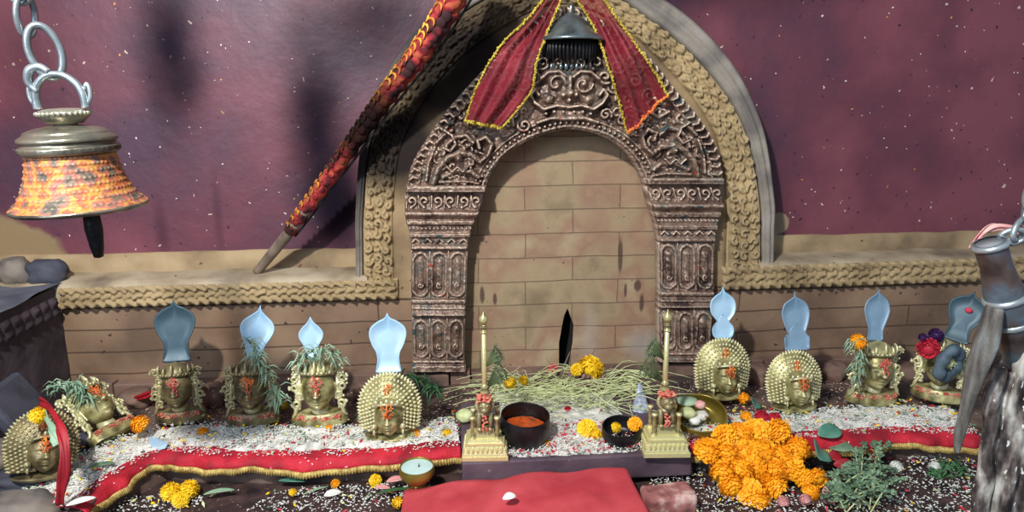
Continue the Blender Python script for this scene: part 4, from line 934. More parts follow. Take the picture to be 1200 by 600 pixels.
# ------------------------------------------------------------------ lion stands
def lion_stand(px, py, label, sgn, pole_top_py):
    c = P(px, py, z=ZT + .001); k = mpp(c); root = thing('brass_lion_stand', c, label, 'lamp stand', 'brass lion stands on the stone slab', rot=(0, 0, R(-4)))
    D = .8
    def ring(m, w0, w1, z0, z1): # frustum
        a, b = w0 * k / 2, w1 * k / 2; V = [(sx * a, sy * a * D, z0 * k) for sx, sy in ((-1, -1), (1, -1), (1, 1), (-1, 1))] + [(sx * b, sy * b * D, z1 * k) for sx, sy in ((-1, -1), (1, -1), (1, 1), (-1, 1))]
        m.add(V, [(3, 2, 1, 0), (4, 5, 6, 7), (0, 1, 5, 4), (1, 2, 6, 5), (2, 3, 7, 6), (3, 0, 4, 7)])
    m = MB(); ring(m, 53, 53, 0, 5); ring(m, 51, 50, 5, 7); ring(m, 50, 42, 7, 17); ring(m, 45, 45, 17, 20); ring(m, 40, 38, 20, 23)
    for f in range(4):
        Mx = Matrix.Rotation(f * PI / 2, 3, 'Z')
        for i in range(8):
            x = (-19 + 38 * i / 7) * k; yy = -(23.5 * (D if f % 2 == 0 else 1 / D * .98 * D)) * k
            if f % 2: yy = -23.5 * k; x *= D
            p = Mx @ Vector((x, yy, 12 * k)); m.ball(p, (2.0 * k, 2.0 * k, 4.5 * k), 6, 5)
    m.build('stepped_base', m_brassa, root, smooth=False)
    for sx in (-1, 1):
        for sy in (-1, 1):
            m = MB(); m.lathe(np.array([(0, 22), (3.4, 22), (3.4, 25), (1.8, 27), (2.6, 31), (1.8, 34), (2.6, 38), (1.8, 42), (2.4, 46), (3.4, 48), (3.4, 50), (0, 50)]) * k, 12, loc=(sx * 14 * k, sy * 14 * D * k, 0)); m.build('column', m_brassa, root)
    # crouching lion on the pedestal block
    m = MB(); ring(m, 24, 20, 22, 34); m.build('inner_block', m_brassd, root, smooth=False)
    m = MB(); m.tube(spline(np.array([(0, 10, 38), (0, 5, 42), (0, -2, 48), (0, -7, 56)]) * k, 14), [6 * k, 8 * k, 8.5 * k, 7 * k], 14)
    m.ball((0, -9 * k, 62 * k), (8 * k, 8 * k, 8 * k), 16, 12); m.ball((0, -16 * k, 60 * k), (4.5 * k, 4 * k, 3.6 * k), 12, 8)
    for s in (-1, 1):
        m.ball((s * 3.4 * k, -15.5 * k, 65 * k), 1.8 * k, 8, 6); m.tube([(s * 6 * k, -6 * k, 67 * k), (s * 8 * k, -6 * k, 72 * k)], [2.6 * k, 1 * k], 8)
        m.tube(spline(np.array([(s * 6, -6, 52), (s * 6.5, -10, 44), (s * 6, -9, 36), (s * 6, -13, 34)]) * k, 12), [3.6 * k, 2.8 * k, 2.4 * k, 2.8 * k], 9)
        m.ball((s * 8 * k, 4 * k, 39 * k), (4 * k, 6 * k, 6 * k), 10, 8); m.tube([(s * 8 * k, 3 * k, 36 * k), (s * 8 * k, -4 * k, 34.5 * k)], [2.6 * k, 2.6 * k], 8)
    for i in range(22):
        a = i * 2 * PI / 22; m.ball((math.cos(a) * 9 * k, -5 * k, (62 + math.sin(a) * 9) * k), (2.4 * k, 3 * k, 2.4 * k), 6, 5)
    m.tube(spline(np.array([(0, 12, 38), (0, 17, 44), (0, 15, 54), (0, 11, 58)]) * k, 12), [2 * k, 1.6 * k, 3 * k], 7)
    m.build('lion', m_brassd, root)
    m = MB(); r_ = random.Random(px)
    for i in range(40): m.ball((r_.uniform(-8, 8) * k, (-8 + r_.uniform(-7, 7)) * k, (71 + r_.uniform(-2, 3)) * k), (2.2 * k, 1.8 * k, 1.4 * k), 6, 4)
    for i in range(16): m.ball((r_.uniform(-3, 3) * k, (-15 + r_.uniform(-1, 1)) * k, (44 + r_.uniform(-9, 9)) * k), (1.6 * k,) * 3, 6, 4)
    o = m.build('powder_smear', m_tikap, root); o['label'] = 'pinkish red powder on the lion head'
    H = (py - pole_top_py) / .985
    m = MB(); px_ = 4 * k; m.tube([(0, px_, 55 * k), (0, px_, (H - 10) * k)], [3.4 * k, 2.6 * k], 12); m.build('pole', m_brassa, root)
    m = MB(); m.lathe(np.array([(2.4, H - 22), (4, H - 21), (4, H - 19), (2.6, H - 18), (2.8, H - 15), (4, H - 14), (2.4, H - 12), (3.6, H - 10), (5.4, H - 6), (4.6, H - 2), (1.6, H + 1), (0.1, H + 5)]) * k, 16, loc=(0, px_, 0)); m.build('finial', m_brassa, root)
    m = MB(); m.lathe(np.array([(5, 72), (6, 75), (3.5, 78), (5, 81), (3, 84)]) * k, 14, loc=(0, px_, 0)); m.build('pole_socket', m_brassa, root)
    m = MB()
    tiers = ((78, 44, 28), (104, 34, 26)) if sgn > 0 else ((80, 50, 30), (108, 36, 26))
    for z0, ln, rise in tiers:
        for i in range(10):
            a = R(16 + i * 4.4); tip = np.array([sgn * math.cos(a) * ln * .75, 0, z0 + 2 + math.sin(a) * ln]) * k; st_ = np.array([sgn * 1.5 * k, px_, z0 * k]); mid = (st_ + tip) / 2 + np.array([0, 0, 2 * k]); tip[1] = px_ + (i % 3 - 1) * 2 * k
            m.tube([st_, mid, tip], [1.0 * k, 1.8 * k, .4 * k], 5, flat=.4)
            for j in (0.45, .62, .8):
                q = st_ * (1 - j) + tip * j; m.tube([q, q + np.array([sgn * 4, -1, -2.0]) * k], [.9 * k, .3 * k], 4); m.tube([q, q + np.array([-sgn * 1, 1, 4.0]) * k], [.9 * k, .3 * k], 4)
    m.build('leaf_fan', m_feather, root)
lion_stand(569, 530, 'brass lion pedestal with finial rod, left end of the stone slab', 1, 366)
lion_stand(777, 526, 'brass lion pedestal with finial rod, right end of the stone slab', -1, 364)

# ------------------------------------------------------------------ bowls
def bowl(name, px, py, r_px, h_px, mt_, label, tilt=(0, 0, 0), cat='bowl', z=None, flat=1.0, foot=.5):
    c = P(px, py, z=ZT if z is None else z); k = mpp(c); root = thing(name, c, label, cat, rot=tilt)
    p = spline(np.array([(r_px * foot, 0), (r_px * .80, h_px * .12), (r_px * 1.0, h_px * .45), (r_px * 1.03, h_px * .75), (r_px * .98, h_px * .97), (r_px * .99, h_px), (r_px * .94, h_px), (r_px * .93, h_px * .9), (r_px * .95, h_px * .5), (r_px * .74, h_px * .22), (0.01, h_px * .16)]) * k, 50)
    p = np.concatenate([[(0.001, 0.0)], p]); m = MB(); m.lathe(p, 56); m.build('body', mt_, root)
    return root, k
bw, k = bowl('iron_bowl', 614, 520, 28.5, 39, m_iron, 'black iron bowl holding orange paste, beside the left lion stand', (R(6), R(2), 0))
m = MB(); X, A = np.meshgrid(np.linspace(0, 1, 14), np.linspace(0, 2 * PI, 40, endpoint=False), indexing='ij')
m.grid(np.stack([X * 25.5 * k * np.cos(A), X * 25.5 * k * np.sin(A), (20 + 4 * fbm(X * np.cos(A) * 4, X * np.sin(A) * 4, 2)) * k], 2), cv=True); o = tag(m.build('orange_paste', m_oil), 'orange oily paste filling the black iron bowl', 'food', kind='stuff'); o.location = bw.location; o.rotation_euler = bw.rotation_euler
bw2, k2 = bowl('iron_bowl', 728, 519, 22, 24, m_iron, 'small black bowl of marigold petals, beside the right lion stand', (R(10), R(-4), 0))
bw3, k3 = bowl('brass_bowl', 819, 500, 30, 24, m_bowlb, 'tilted brass bowl of food offerings behind the marigold heap', (R(22), R(-6), 0), z=.012)
lmp, kl = bowl('ghee_lamp', 489, 562, 20, 18, m_bowlb, 'small brass cup of white ghee on a stem, at the platform edge', (R(2), 0, 0), z=-.02, foot=.7)
m = MB(); m.lathe(np.array([(0, -14), (13, -14), (12, -11), (6, -8), (5, -4), (12, 0), (0, 1)]) * kl, 28); m.build('stem', m_bowlb, lmp)
m = MB(); m.lathe(np.array([(0.1, 16.6), (10, 16.4), (18.6, 16)]) * kl, 40); m.tube([(2 * kl, 0, 16 * kl), (3 * kl, 0, 21 * kl)], [.8 * kl, .5 * kl], 6, mi=1); o = m.build('ghee_fill', [m_ghee, m_iron]); o.location = lmp.location; o.rotation_euler = lmp.rotation_euler
tag(o, 'white set ghee with a short black wick in the brass cup', 'ghee', kind='stuff')

# ------------------------------------------------------------------ flowers
def marigold(mt_, rad, seed, n=190):
    r_ = random.Random(seed); m = MB()
    m.ball((0, 0, 0), (rad * .72, rad * .72, rad * .6), 14, 9)
    for i in range(n):
        zf = 1 - 1.7 * (i + .5) / n; a = i * 2.39996; s_ = math.sqrt(max(0, 1 - zf * zf)); d = np.array([s_ * math.cos(a), s_ * math.sin(a), zf]) + np.array([r_.uniform(-.1, .1) for _ in range(3)])
        d /= np.linalg.norm(d); u = np.cross(d, (0, 0, 1.01)); u /= np.linalg.norm(u) + 1e-9; v = np.cross(d, u)
        c = d * rad * .58 * np.array([1, 1, .85]); w = rad * r_.uniform(.11, .16); L = rad * r_.uniform(.32, .44); cu = v * rad * .12 * r_.uniform(-1, 1)
        m.add([c - u * w * .5, c + u * w * .5, c + d * L * .7 + u * w * 1.0 + cu, c + d * L * .7 - u * w * 1.0 + cu, c + d * L * 1.02 + u * w * .5 + v * w * .4, c + d * L * 1.02 - u * w * .5 + v * w * .4, c + d * L * .6 - v * w * .5 + cu],
              [(0, 1, 6), (1, 2, 6), (2, 3, 6), (3, 0, 6), (3, 2, 4, 5)])
    return m
protos = {}
def flower(px, py, rpx, label, kind='orange', rot=None, group=None, cat='flower', seed=0, y=None, z=None, calyx=False):
    c = P(px, py, y=y) if y is not None else P(px, py, z=z)
    key = (kind, seed % 4, calyx)
    mt_ = {'orange': m_orange, 'yellow': m_yellow, 'red': m_redf, 'purple': m_purplef, 'white': m_white, 'pink': m_pink}[kind]
    if key not in protos:
        protos[key] = marigold(mt_, 1, seed % 4 + 10).build('marigold' if kind in ('orange', 'yellow') else 'blossom', mt_, fix=False, smooth=False); o = protos[key]
        if calyx: MB().lathe([(0.05, -.95), (.18, -.9), (.34, -.6), (.42, -.35)], 10).build('calyx', m_green, o)
    else:
        src = protos[key]; o = src.copy(); COL.objects.link(o)
        for ch in src.children: c2 = ch.copy(); c2.parent = o; COL.objects.link(c2)
    r_ = random.Random(px * 7 + py); o.location = c; s_ = rpx * mpp(c); o.scale = (s_,) * 3
    o.rotation_euler = rot or (R(r_.uniform(20, 70)), R(r_.uniform(-40, 40)), r_.uniform(0, 6)); 
    for kx in ('label', 'category', 'group'):
        if kx in o: del o[kx]
    return tag(o, label, cat, group)
rows = [('top', [(850, 513), (868, 510), (888, 507), (911, 506), (934, 526)]),
        ('second', [(829, 528), (852, 533), (874, 530), (896, 530), (916, 535)]),
        ('third', [(847, 553), (869, 549), (889, 547), (908, 553), (926, 547)]),
        ('lowest', [(858, 570), (878, 577), (888, 585), (907, 570), (941, 560), (958, 560), (950, 577)])]
rows[3] = ('lowest', sorted(rows[3][1]))
ordn = ['first', 'second', 'third', 'fourth', 'fifth', 'sixth', 'seventh']; sd = 0
for rn, ps in rows:
    for i, (a, b_) in enumerate(ps):
        sd += 1; Y = np.interp(b_, [506, 585], [-.625, -.80])
        flower(a, b_, 17 if rn != 'lowest' or a < 930 else 12, f'orange marigold, {ordn[i]} from the left in the {rn} row of the big heap', 'orange', seed=sd, y=Y, group='marigolds heaped by the slab', calyx=sd % 5 == 0)
# dark fill flowers beneath keep the heap resting on the ground: a few more behind
for i, (a, b_) in enumerate(((846, 565), (900, 575), (930, 562))):
    pass
flower(688, 504, 13, 'flat yellow marigold lying on rice in the middle of the slab', 'yellow', z=.045, seed=1, rot=(R(50), 0, 0))
flower(698, 510, 9, 'small yellow marigold tucked at right of the flat one on the slab', 'yellow', z=.04, seed=2)
flower(692, 431, 16, 'yellow flower head on top of the dried bouquet at the niche foot', 'yellow', y=-.22, seed=3)
flower(676, 433, 8, 'small yellow blossom at left of the dried bouquet', 'yellow', y=-.24, seed=1)
flower(598, 449, 8, 'small yellow blossom at the left end of the straw, near the rod', 'yellow', y=-.30, seed=2)
flower(613, 446, 7, 'tiny yellow blossom second along the straw behind the iron bowl', 'yellow', y=-.30, seed=0)
flower(648, 432, 6, 'dark red blossom below the slit in the niche', 'red', y=-.08, seed=0)
flower(1005, 401, 11, 'orange marigold perched on the crown of the ninth mask', 'orange', y=mk9.location.y - .08, seed=1)
flower(45, 487, 11, 'yellow marigold on top of the lowest left mask', 'yellow', y=mk1.location.y - .03, seed=3)
flower(164, 497, 12, 'dull orange marigold at the chin of the mask lying back', 'orange', y=mk2.location.y - .04, seed=2)
flower(872, 467, 8, 'small orange marigold beside a green leaf near the seventh mask', 'orange', z=.035, seed=3)
flower(874, 489, 8, 'brownish orange blossom just above the marigold heap', 'orange', z=.03, seed=2)
flower(892, 489, 10, 'crimson blossom above the marigold heap', 'red', z=.03, seed=1)
flower(908, 491, 9, 'crimson and orange blossom right of the crimson one', 'red', z=.03, seed=2)
flower(1088, 408, 13, 'crimson flower on the last mask at right', 'red', y=mk10.location.y - .05, seed=2)
flower(1097, 393, 9, 'dark purple flower above the crimson one on the last mask', 'purple', y=mk10.location.y - .03, seed=1)
flower(1082, 396, 6, 'small dark purple bud left of the purple flower', 'purple', y=mk10.location.y - .04, seed=3)
flower(1040, 441, 7, 'crimson bud between the last two masks', 'red', z=.05, seed=3)
flower(201, 577, 13, 'bright yellow marigold on the lower left ground, left of its twin', 'yellow', z=-.05, seed=1)
flower(222, 573, 12, 'bright yellow marigold on the lower left ground, right of its twin', 'yellow', z=-.05, seed=2)
flower(212, 586, 10, 'yellow marigold in front of the yellow pair at lower left', 'yellow', z=-.055, seed=0)
flower(343, 577, 5, 'tiny yellow blossom among rice beside a round white petal', 'yellow', z=-.06, seed=0)
flower(393, 567, 6, 'tiny orange blossom behind the round white petal', 'orange', z=-.06, seed=0)
flower(440, 563, 8, 'yellow blossom left of the pink petals near the ghee cup', 'yellow', z=-.06, seed=2)
flower(466, 589, 8, 'yellow blossom at the left edge of the rose-red cloth', 'yellow', z=-.055, seed=3)
flower(348, 489, 6, 'yellow bud at the foot of the fifth mask, lower one', 'yellow', z=.02, seed=1)
flower(332, 475, 6, 'yellow bud between fourth and fifth masks', 'yellow', z=.03, seed=1)
flower(238, 508, 8, 'dull yellow blossom before the third mask', 'orange', z=.02, seed=2)
flower(386, 503, 6, 'orange petals in front of the fifth mask', 'orange', z=.02, seed=2)
flower(487, 509, 7, 'orange petals at the right foot of the domed mask', 'orange', z=.02, seed=0)
flower(640, 521, 6, 'small yellow blossom near the front of the slab', 'yellow', z=.03, seed=0)
flower(524, 509, 7, 'yellowish blossom left of the left lion stand', 'yellow', z=.02, seed=0)
flower(744, 497, 9, 'orange marigold piled in the small black bowl', 'orange', y=bw2.location.y - .012, seed=1)
flower(722, 501, 7, 'yellow blossom at the left in the small black bowl', 'yellow', y=bw2.location.y - .012, seed=2)
flower(665, 481, 6, 'dark red petals strewn left of the slab marigold', 'red', z=.03, seed=2)
flower(1095, 547, 7, 'white blossom by green threads at lower right', 'white', z=-.05, seed=2)
flower(1050, 548, 9, 'pale blue-white crumpled blossom right of the herb bunch', 'white', z=-.04, seed=1)
flower(918, 588, 8, 'pink blossom under the marigold heap, left one', 'pink', z=-.055, seed=1)
flower(944, 586, 8, 'pink and white blossom under the marigold heap, right one', 'pink', z=-.055, seed=2)
flower(972, 577, 8, 'pale pink blossom between marigold heap and herb bunch', 'pink', z=-.055, seed=3)
# food in the tilted brass bowl
def lump(name, px, py, rpx, y, label, mt_, cat='food', seed=1, squash=.7):
    c = P(px, py, y=y); k = mpp(c) * rpx; m = MB(); m.ball((0, 0, 0), 1, 16, 12); V = m.v[0]; V *= (.8 + .4 * fbm(V[:, 0] * 2 + 5, V[:, 1] * 2 + V[:, 2] * 2, seed))[:, None]; V *= np.array([k, k, k * squash]); o = m.build(name, mt_); o.location = c; return tag(o, label, cat)
yb3 = bw3.location.y
lump('offering_leaf', 805, 470, 12, yb3 + .02, 'pale green folded leaf in the tilted brass bowl', m_greenp, 'leaf', 2, .35)
lump('sweet', 806, 484, 9, yb3 - .02, 'round pale sweet at left in the tilted brass bowl', m_straw, 'food', 3)
lump('sweet', 822, 487, 8, yb3 - .02, 'speckled sweet at the middle of the tilted brass bowl', m_bed, 'food', 4)
lump('sweet', 820, 474, 7, yb3, 'pinkish sweet at the back of the tilted brass bowl', m_pink, 'food', 5)
lump('sweet', 790 + 24, 493, 7, yb3 - .035, 'white sweet at the front of the tilted brass bowl', m_white, 'food', 6)
lump('dry_flower', 545, 487, 11, P(545, 492, z=.03).y, 'pale dried flower ball left of the left lion stand', m_straw, 'flower', 7)

# dried bouquet, straw, foil
root = thing('dried_bouquet', P(690, 470, y=-.12), 'dark dried bouquet with yellow head leaning on the niche foot', 'bouquet')
m = MB(); r_ = random.Random(3); cb = P(690, 446, y=-.22)
for i in range(120):
    m.ball(cb + Vector((r_.gauss(0, .03), r_.uniform(-.03, .02), r_.gauss(0, .018))), (r_.uniform(.004, .009),) * 3, 6, 5)
own(m.build('seed_heads', mat('dry_brown', [(70, 44, 40), (130, 96, 88), (160, 130, 120)], 60, .8)), root)
m = MB()
for a, b_ in (((672, 452), (698, 408)), ((650, 455), (668, 412)), ((660, 452), (640, 420)), ((700, 452), (720, 425))):
    m.tube([P(*a, y=-.12), P(*b_, y=-.10)], [.003, .0015], 6)
own(m.build('twigs', m_stick), root)
m = MB(); r_ = random.Random(5)
for i in range(300):
    p0 = np.array(P(r_.uniform(578, 748), r_.uniform(440, 492), y=r_.uniform(-.42, -.1))); p0[2] = min(max(p0[2], .035), .105)
    a = r_.gauss(0, .8) + (PI if r_.random() < .5 else 0); L = r_.uniform(.06, .24); d = np.array([math.cos(a) * L, r_.uniform(-.5, .3) * L, math.sin(a) * L * .6 + .01]); q = p0 + d * .5 + np.array([0, 0, r_.uniform(-.01, .03)])
    e = p0 + d; e[2] = min(max(e[2], .03), .085); q[2] = min(q[2], .10); p0[1] = min(p0[1], -.03); e[1] = min(e[1], -.02); m.tube(spline([p0, q, e], 7), [.0018, .0014, .001], 4)
tag(m.build('straw', m_straw), 'pale green straw strewn across the slab between the two stands', 'straw', kind='stuff')
m = MB(); r_ = random.Random(9)
for i in range(26):
    c0 = P(r_.uniform(705, 740), r_.uniform(452, 470), y=-.25); c1 = P(r_.uniform(745, 765), r_.uniform(440, 475), y=-.32); mid = (c0 + c1) / 2 + Vector((0, 0, r_.uniform(.01, .05))); m.tube(spline([c0, mid, c1], 10), .0016, 4)
for i in range(3):
    c0, c1 = P(690 + 8 * i, 462 - i * 3, y=-.2), P(768, 442 + 2 * i, y=-.3); m.tube(spline([c0, P(716 + 5 * i, 438 - i, y=-.22), P(745, 434 + i, y=-.26), c1], 24), .002, 5)
tag(m.build('dry_rootlets', m_straw), 'fine pale rootlets arching toward the right lion stand', 'straw', kind='stuff')
c = P(752, 470, y=-.38); m = MB(); X, A = np.meshgrid(np.linspace(0, 1, 22), np.linspace(0, 2 * PI, 30, endpoint=False), indexing='ij')
rr = (.028 * (1 - X) + .004) * (.7 + .6 * fbm(A * 2, X * 6, 3)); m.grid(np.stack([rr * np.cos(A) - .01 * X, rr * np.sin(A) * .7, X * .10 - .035], 2), cv=True)
o = m.build('foil_wrap', m_foil); o.location = c; tag(o, 'crumpled silvery foil twist behind the small black bowl', 'foil')

# rice heap on the slab
X, Y = np.meshgrid(np.linspace(P(588, 520, z=ZT).x, P(752, 520, z=ZT).x, 80), np.linspace(yS + .008, yS + .5, 80), indexing='ij')
u = (X - X.min()) / (X.max() - X.min()); v = (Y - Y.min()) / .49; e = np.clip(np.minimum(u, 1 - u) * 6, 0, 1) * np.clip(v * 8, 0, 1) * np.clip((1 - v) * 5, 0, 1)
tag(MB().grid(np.stack([X, Y, ZT - .002 + e * (.004 + .020 * fbm(X * 30, Y * 30, 5))], 2)).build('rice_heap', m_bed), 'low heap of white rice on the slab between the two bowls', 'rice', kind='stuff')
def gslab(r_):
    x, y = r_.uniform(X.min(), X.max()), r_.uniform(yS + .004, yS + .22); return (x, y, ZT + .010 + r_.uniform(0, .012))
grains('rice_grains', gslab, 1700, 'loose rice grains sprinkled on top of the stone slab', m_rice, seed=6)
grains('pink_petal_bits', lambda r_: (lambda p: (p[0], p[1], ZT + .015 + r_.uniform(0, .01)))((r_.uniform(X.min(), X.max()), r_.uniform(yS + .004, yS + .2), 0)), 240, 'pinkish red petal bits mixed in the slab rice', m_redf, seed=7, size=.008)
def gback(r_):
    x = r_.uniform(-1.25, 1.5); y = r_.uniform(-.5, -.1); 
    return (x, y, .004 + r_.uniform(0, .006))
grains('mixed_crumbs', gback, 2600, 'stray grains and crumbs on the platform behind the masks', m_ricep, seed=8)

# ------------------------------------------------------------------ leaves, herbs, petals
def leaf(name, px, py, Lpx, wpx, ang, z, label, mt_, curl=.2, tilt=0, cat='leaf', y=None):
    c = P(px, py, z=z) if y is None else P(px, py, y=y); k = mpp(c); n = 14; V = []
    for i in range(n):
        t = i / (n - 1); w = wpx * k * math.sin(PI * min(1, t * .96 + .02)) ** .7 * .5; x = (t - .5) * Lpx * k
        V.append([(x, s_ * w, curl * Lpx * k * (.25 - (t - .5) ** 2) + abs(s_) * w * .25) for s_ in np.linspace(-1, 1, 7)])
    m = MB().grid(np.array(V)); o = m.build(name, mt_, solid=.0012); o.location = c; o.rotation_euler = (R(tilt), 0, R(ang)); return tag(o, label, cat)
leaf('broad_leaf', 972, 507, 34, 20, 15, .03, 'pale broad leaf overlapping the right red cloth', m_greenb, tilt=30)
leaf('broad_leaf', 960, 530, 34, 30, 60, -.01, 'rounded blue-green leaf right of the marigold heap', m_greenb, tilt=45)
leaf('broad_leaf', 984, 524, 30, 16, -20, -.01, 'smaller grey-green leaf between the two broad leaves and herb bunch', m_herb, tilt=30)
leaf('broad_leaf', 884, 473, 24, 16, 70, .03, 'green leaf standing beside the small orange marigold', m_greenb, tilt=40)
leaf('slim_leaf', 257, 577, 34, 9, 12, -.055, 'slim pale green leaf right of the yellow marigolds', m_greenp)
leaf('slim_leaf', 342, 564, 32, 12, -8, -.055, 'dark green leaf on the ground below the red cloth', m_greenb)
leaf('slim_leaf', 370, 575, 30, 4, 30, -.055, 'thin pale stalk-like leaf beside the round white petal', m_greenp)
leaf('slim_leaf', 462, 576, 44, 6, 12, -.055, 'narrow bright green leaf beside the rose-red cloth', m_green)
leaf('slim_leaf', 118, 546, 30, 10, 20, .03, 'dusty green leaf on the rice at far left', m_herb)
leaf('round_petal', 390, 579, 20, 15, 20, -.055, 'round white petal on the lower left ground', m_white, curl=.1, cat='petal')
leaf('round_petal', 464, 563, 22, 13, 15, -.045, 'pink petal near the foot of the ghee cup', m_pink, curl=.2, cat='petal')
leaf('round_petal', 448, 572, 18, 9, -10, -.05, 'peach petal left of the pink petal', m_pink, curl=.2, cat='petal')
leaf('round_petal', 95, 588, 30, 14, 30, .03, 'large pale petal on the rice at far lower left', m_white, curl=.1, cat='petal')
c = P(597, 583, z=.01); leaf('petal_scrap', 597, 583, 17, 10, 20, .035, 'cream petal scrap on the rose-red cloth', m_white, curl=.5, tilt=20, cat='petal')
# folded pale paper at the cloth corner
c = P(186, 520, z=.03); m = MB(); k = mpp(c); q = [(-11, 0, -9), (-9, 0, 10), (12, -3, 2), (9, -5, -4)]
m.add(np.array([(a * k, b_ * k, d * k) for a, b_, d in q] + [(a * k, (b_ + 14) * k, (d - 8) * k) for a, b_, d in q[:3]]), [(0, 1, 2, 3), (1, 4, 5, 2), (0, 4, 1)]); o = m.build('folded_paper', m_silver, smooth=False, solid=.001, fix=False); o.location = c
tag(o, 'pale blue folded paper scrap at the left corner of the red cloth', 'paper')
# scattered green-grey herb bunch
root = thing('herb_bunch', P(1000, 585, z=-.06), 'grey-green leafy herb bunch lying right of the marigold heap', 'herb bunch')
r_ = random.Random(12); ms, ml = MB(), MB()
for i in range(34):
    p0 = np.array(P(r_.uniform(975, 1035), r_.uniform(560, 603), z=-.055)); e = np.array(P(r_.uniform(965, 1060), r_.uniform(528, 598), z=-.04)); e[2] += r_.uniform(0, .05); mid = (p0 + e) / 2 + np.array([0, 0, .03])
    pts = spline([p0, mid, e], 12); ms.tube(pts, [.0022, .0012], 5)
    for q in pts[2:]:
        for _ in range(4):
            a = r_.uniform(0, 6.3); d = np.array([math.cos(a), math.sin(a), r_.uniform(-.1, .8)]); L = r_.uniform(.008, .017); ml.tube([q, q + d * L * .55, q + d * L], [.0008, .0066, .0008], 6, flat=.3)
own(ms.build('stems', m_straw), root); own(ml.build('leaves', m_herb), root)
m = MB(); r_ = random.Random(14)
for i in range(70):
    p0 = np.array(P(r_.uniform(1090, 1130), r_.uniform(542, 560), z=-.06)); a = r_.uniform(0, 6.3); m.tube([p0, p0 + (math.cos(a) * .012, math.sin(a) * .012, .012), p0 + (math.cos(a) * .026, math.sin(a) * .026, .002)], [.002, .003, .0008], 4)
tag(m.build('green_shreds', m_green), 'fresh green leaf shreds on the ground at lower right', 'leaf sprig')
for a, b_, L_, an, lab in ((1022, 535, 24, 50, 'bright red cloth scrap behind the herb bunch, upper one'), (990, 545, 26, -10, 'dull red cloth scrap at left in the herb bunch'), (978, 535, 16, 0, 'small dark red scrap under the broad leaves')):
    leaf('red_scrap', a, b_, L_, 14, an, -.03, lab, m_ribbon, curl=.3, tilt=35, cat='cloth scrap')
# tube ring on the last mask
c = P(1112, 426, y=mk10.location.y - .08); k = mpp(c); root = thing('blue_ring', c, 'blue-grey padded ring with a pale flower centre on the last mask', 'ring', rot=(R(-80), R(10), R(20)))
m = MB(); n = 32; A, B = np.meshgrid(np.linspace(0, 2 * PI, n, endpoint=False), np.linspace(0, 2 * PI, 12, endpoint=False), indexing='ij'); R0, r0 = 15 * k, (6.5 + 1 * np.sin(A * 6)) * k
m.grid(np.stack([(R0 + r0 * np.cos(B)) * np.cos(A), (R0 + r0 * np.cos(B)) * np.sin(A) * 1.15, r0 * np.sin(B)], 2), cu=True, cv=True); m.build('ring_body', mat('blue_grey_cloth', [(60, 78, 90), (96, 116, 126)], 20, .6, bump=.4), root)
m = marigold(m_straw, 8 * k, 3, 50); m.build('flower_centre', m_straw, root, fix=False, smooth=False)

# stones behind and between the masks
for i, (a, b_, rx, rz, lab) in enumerate(((884, 445, .045, .05, 'dark broken brick between the seventh and eighth masks'), (972, 452, .06, .05, 'dark broken brick between the eighth and ninth masks'), (1055, 470, .06, .035, 'dark brick leaning at the foot of the last mask'), (255, 455, .05, .055, 'dark stone between the third and fourth masks'), (165, 478, .06, .045, 'dark stone behind the mask lying in the left corner'), (425, 460, .035, .045, 'dark stone between fifth and domed masks'))):
    c = P(a, b_ + 8, y=-.12); rock('broken_brick', (c.x, -.13, rz * .6), rx, .05, rz, m_plinth, lab, 20 + i, 'brick')
for a, b_, y, rx, ry, rz, mt_, lab, s_, z in ((30, 565, None, .10, .05, .04, m_rockd, 'long dark blue-grey stone under the lowest left mask', 31, .02), (18, 598, None, .11, .06, .05, m_rock, 'rough grey boulder at the bottom left corner', 32, .02), (-4, 535, None, .05, .05, .055, m_rock, 'grey rounded stone at the left photo edge', 33, .05), (92, 520, None, .055, .04, .04, m_rockd, 'dark stone between the two leftmost masks', 34, .02)):
    c = P(a, b_, z=z); rock('stone', c, rx, ry, rz, mt_, lab, s_, 'stone', (R(8), R(10), R(20)))
# slanting slate slab leaning at the far left
m = MB(); c = P(20, 470, y=-.52); m.box((-.02, -.12, -.12), (.02, .08, .07)); o = m.build('slate_slab', m_rockd, smooth=False, bevel=.012); o.location = c; o.rotation_euler = (0, R(-32), R(8)); tag(o, 'blue-grey slate slab leaning behind the lowest left mask', 'stone slab')

# ------------------------------------------------------------------ right foreground: gnarled post with bronze spout and hanging strips
YF = -1.25
root = thing('gnarled_post', P(1185, 640, y=YF), 'gnarled weathered wooden post at the right edge with tubular bronze arm', 'post')
m = MB(); pts = spline([tuple(P(a, b_, y=YF)) for a, b_ in ((1176, 700), (1178, 640), (1182, 580), (1190, 520), (1204, 460), (1214, 400), (1222, 340))], 90)
A = np.linspace(0, 2 * PI, 72, endpoint=False); V = []
for i, p in enumerate(pts):
    rr = (.052 - .012 * i / 90) * (1 + .16 * np.sin(A * 5 + i * .05) + .12 * np.sin(A * 9 - i * .09) + .5 * (fbm(np.cos(A) * 2 + 7, np.sin(A) * 2 + i * .10, 4, 4) - .5)); V.append(np.stack([p[0] + rr * np.cos(A), p[1] + rr * np.sin(A), np.full(72, p[2])], 1))
m.grid(np.array(V), cv=True); own(m.build('trunk', m_wood), root)
kf = mpp(P(1180, 400, y=YF))
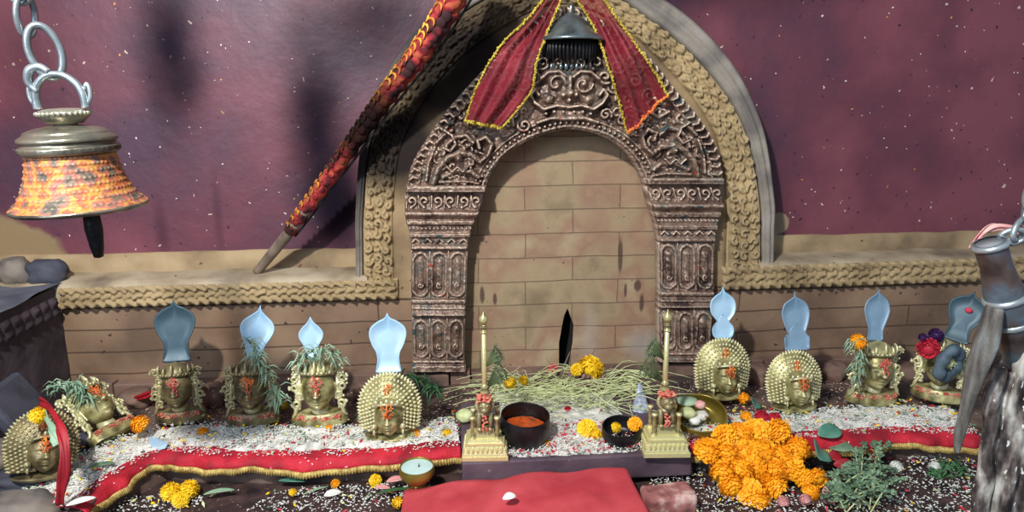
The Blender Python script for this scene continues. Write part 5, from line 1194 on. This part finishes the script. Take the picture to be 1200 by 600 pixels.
arm = spline([tuple(P(a, b_, y=y)) for a, b_, y in ((1160, 285, YF), (1171, 325, YF), (1183, 365, YF), (1202, 420, YF + .02), (1222, 470, YF + .04))], 60)
m = MB(); m.tube(arm, [17 * kf, 16 * kf, 20 * kf, 22 * kf, 21 * kf, 25 * kf, 24 * kf], 24); own(m.build('tubular_arm', m_bronze), root)
for i in (1, 24, 32, 50):
    T_ = arm[min(i + 1, 59)] - arm[i - 1]; m = MB(); m.lathe(np.array([(19, -5), (24, -4), (26, 0), (24, 4), (19, 5)]) * kf * (.76 if i == 1 else .92), 28, M=Matrix.Translation(arm[i]) @ Vector(T_).to_track_quat('Z', 'Y').to_matrix().to_4x4()); own(m.build('collar', m_steel), root)
m = MB(); st_ = spline([tuple(P(a, b_, y=YF - .02)) for a, b_ in ((1166, 360), (1156, 400), (1142, 440), (1132, 480), (1124, 510), (1121, 530))], 40); m.tube(st_, [12 * kf, 18 * kf, 14 * kf, 9 * kf, 8 * kf, 4 * kf], 14, flat=.45); own(m.build('hanging_blade', m_woodg), root)
m = MB(); r_ = random.Random(3)
for j in range(3):
    m.tube(spline([tuple(P(a + j * 14, b_ + j * 6, y=YF + .0 + j * .01)) for a, b_ in ((1172, 430), (1162, 470), (1158, 520), (1152, 570), (1148, 610))], 24) + .003 * np.array([[math.sin(q * .9 + j), 0, 0] for q in range(24)]), [7 * kf, 10 * kf, 7 * kf, 11 * kf, 9 * kf], 10)
own(m.build('side_roots', m_wood), root)
ch = thing('chain', P(1196, 262, y=YF), 'steel chain links at the right edge above the bronze arm', 'chain')
link((0, 0, -.012), .024, .015, .006, (0, R(40), R(20)), ch); link((-.012, 0, .004 - .03), .022, .014, .006, (R(30), R(70), 0), ch); link((.012, 0, .02), .024, .015, .006, (0, R(10), R(70)), ch); link((.014, 0, .056), .024, .015, .006, (0, R(5), R(10)), ch)
# pink rag draped behind the arm mouth
ribbon('pink_rag', [tuple(P(a, b_, y=YF + .04)) for a, b_ in ((1138, 292), (1150, 274), (1168, 266), (1190, 270), (1205, 280))], .014, m_pink, 'twisted pinkish rag behind the mouth of the bronze arm', 'cloth strip')
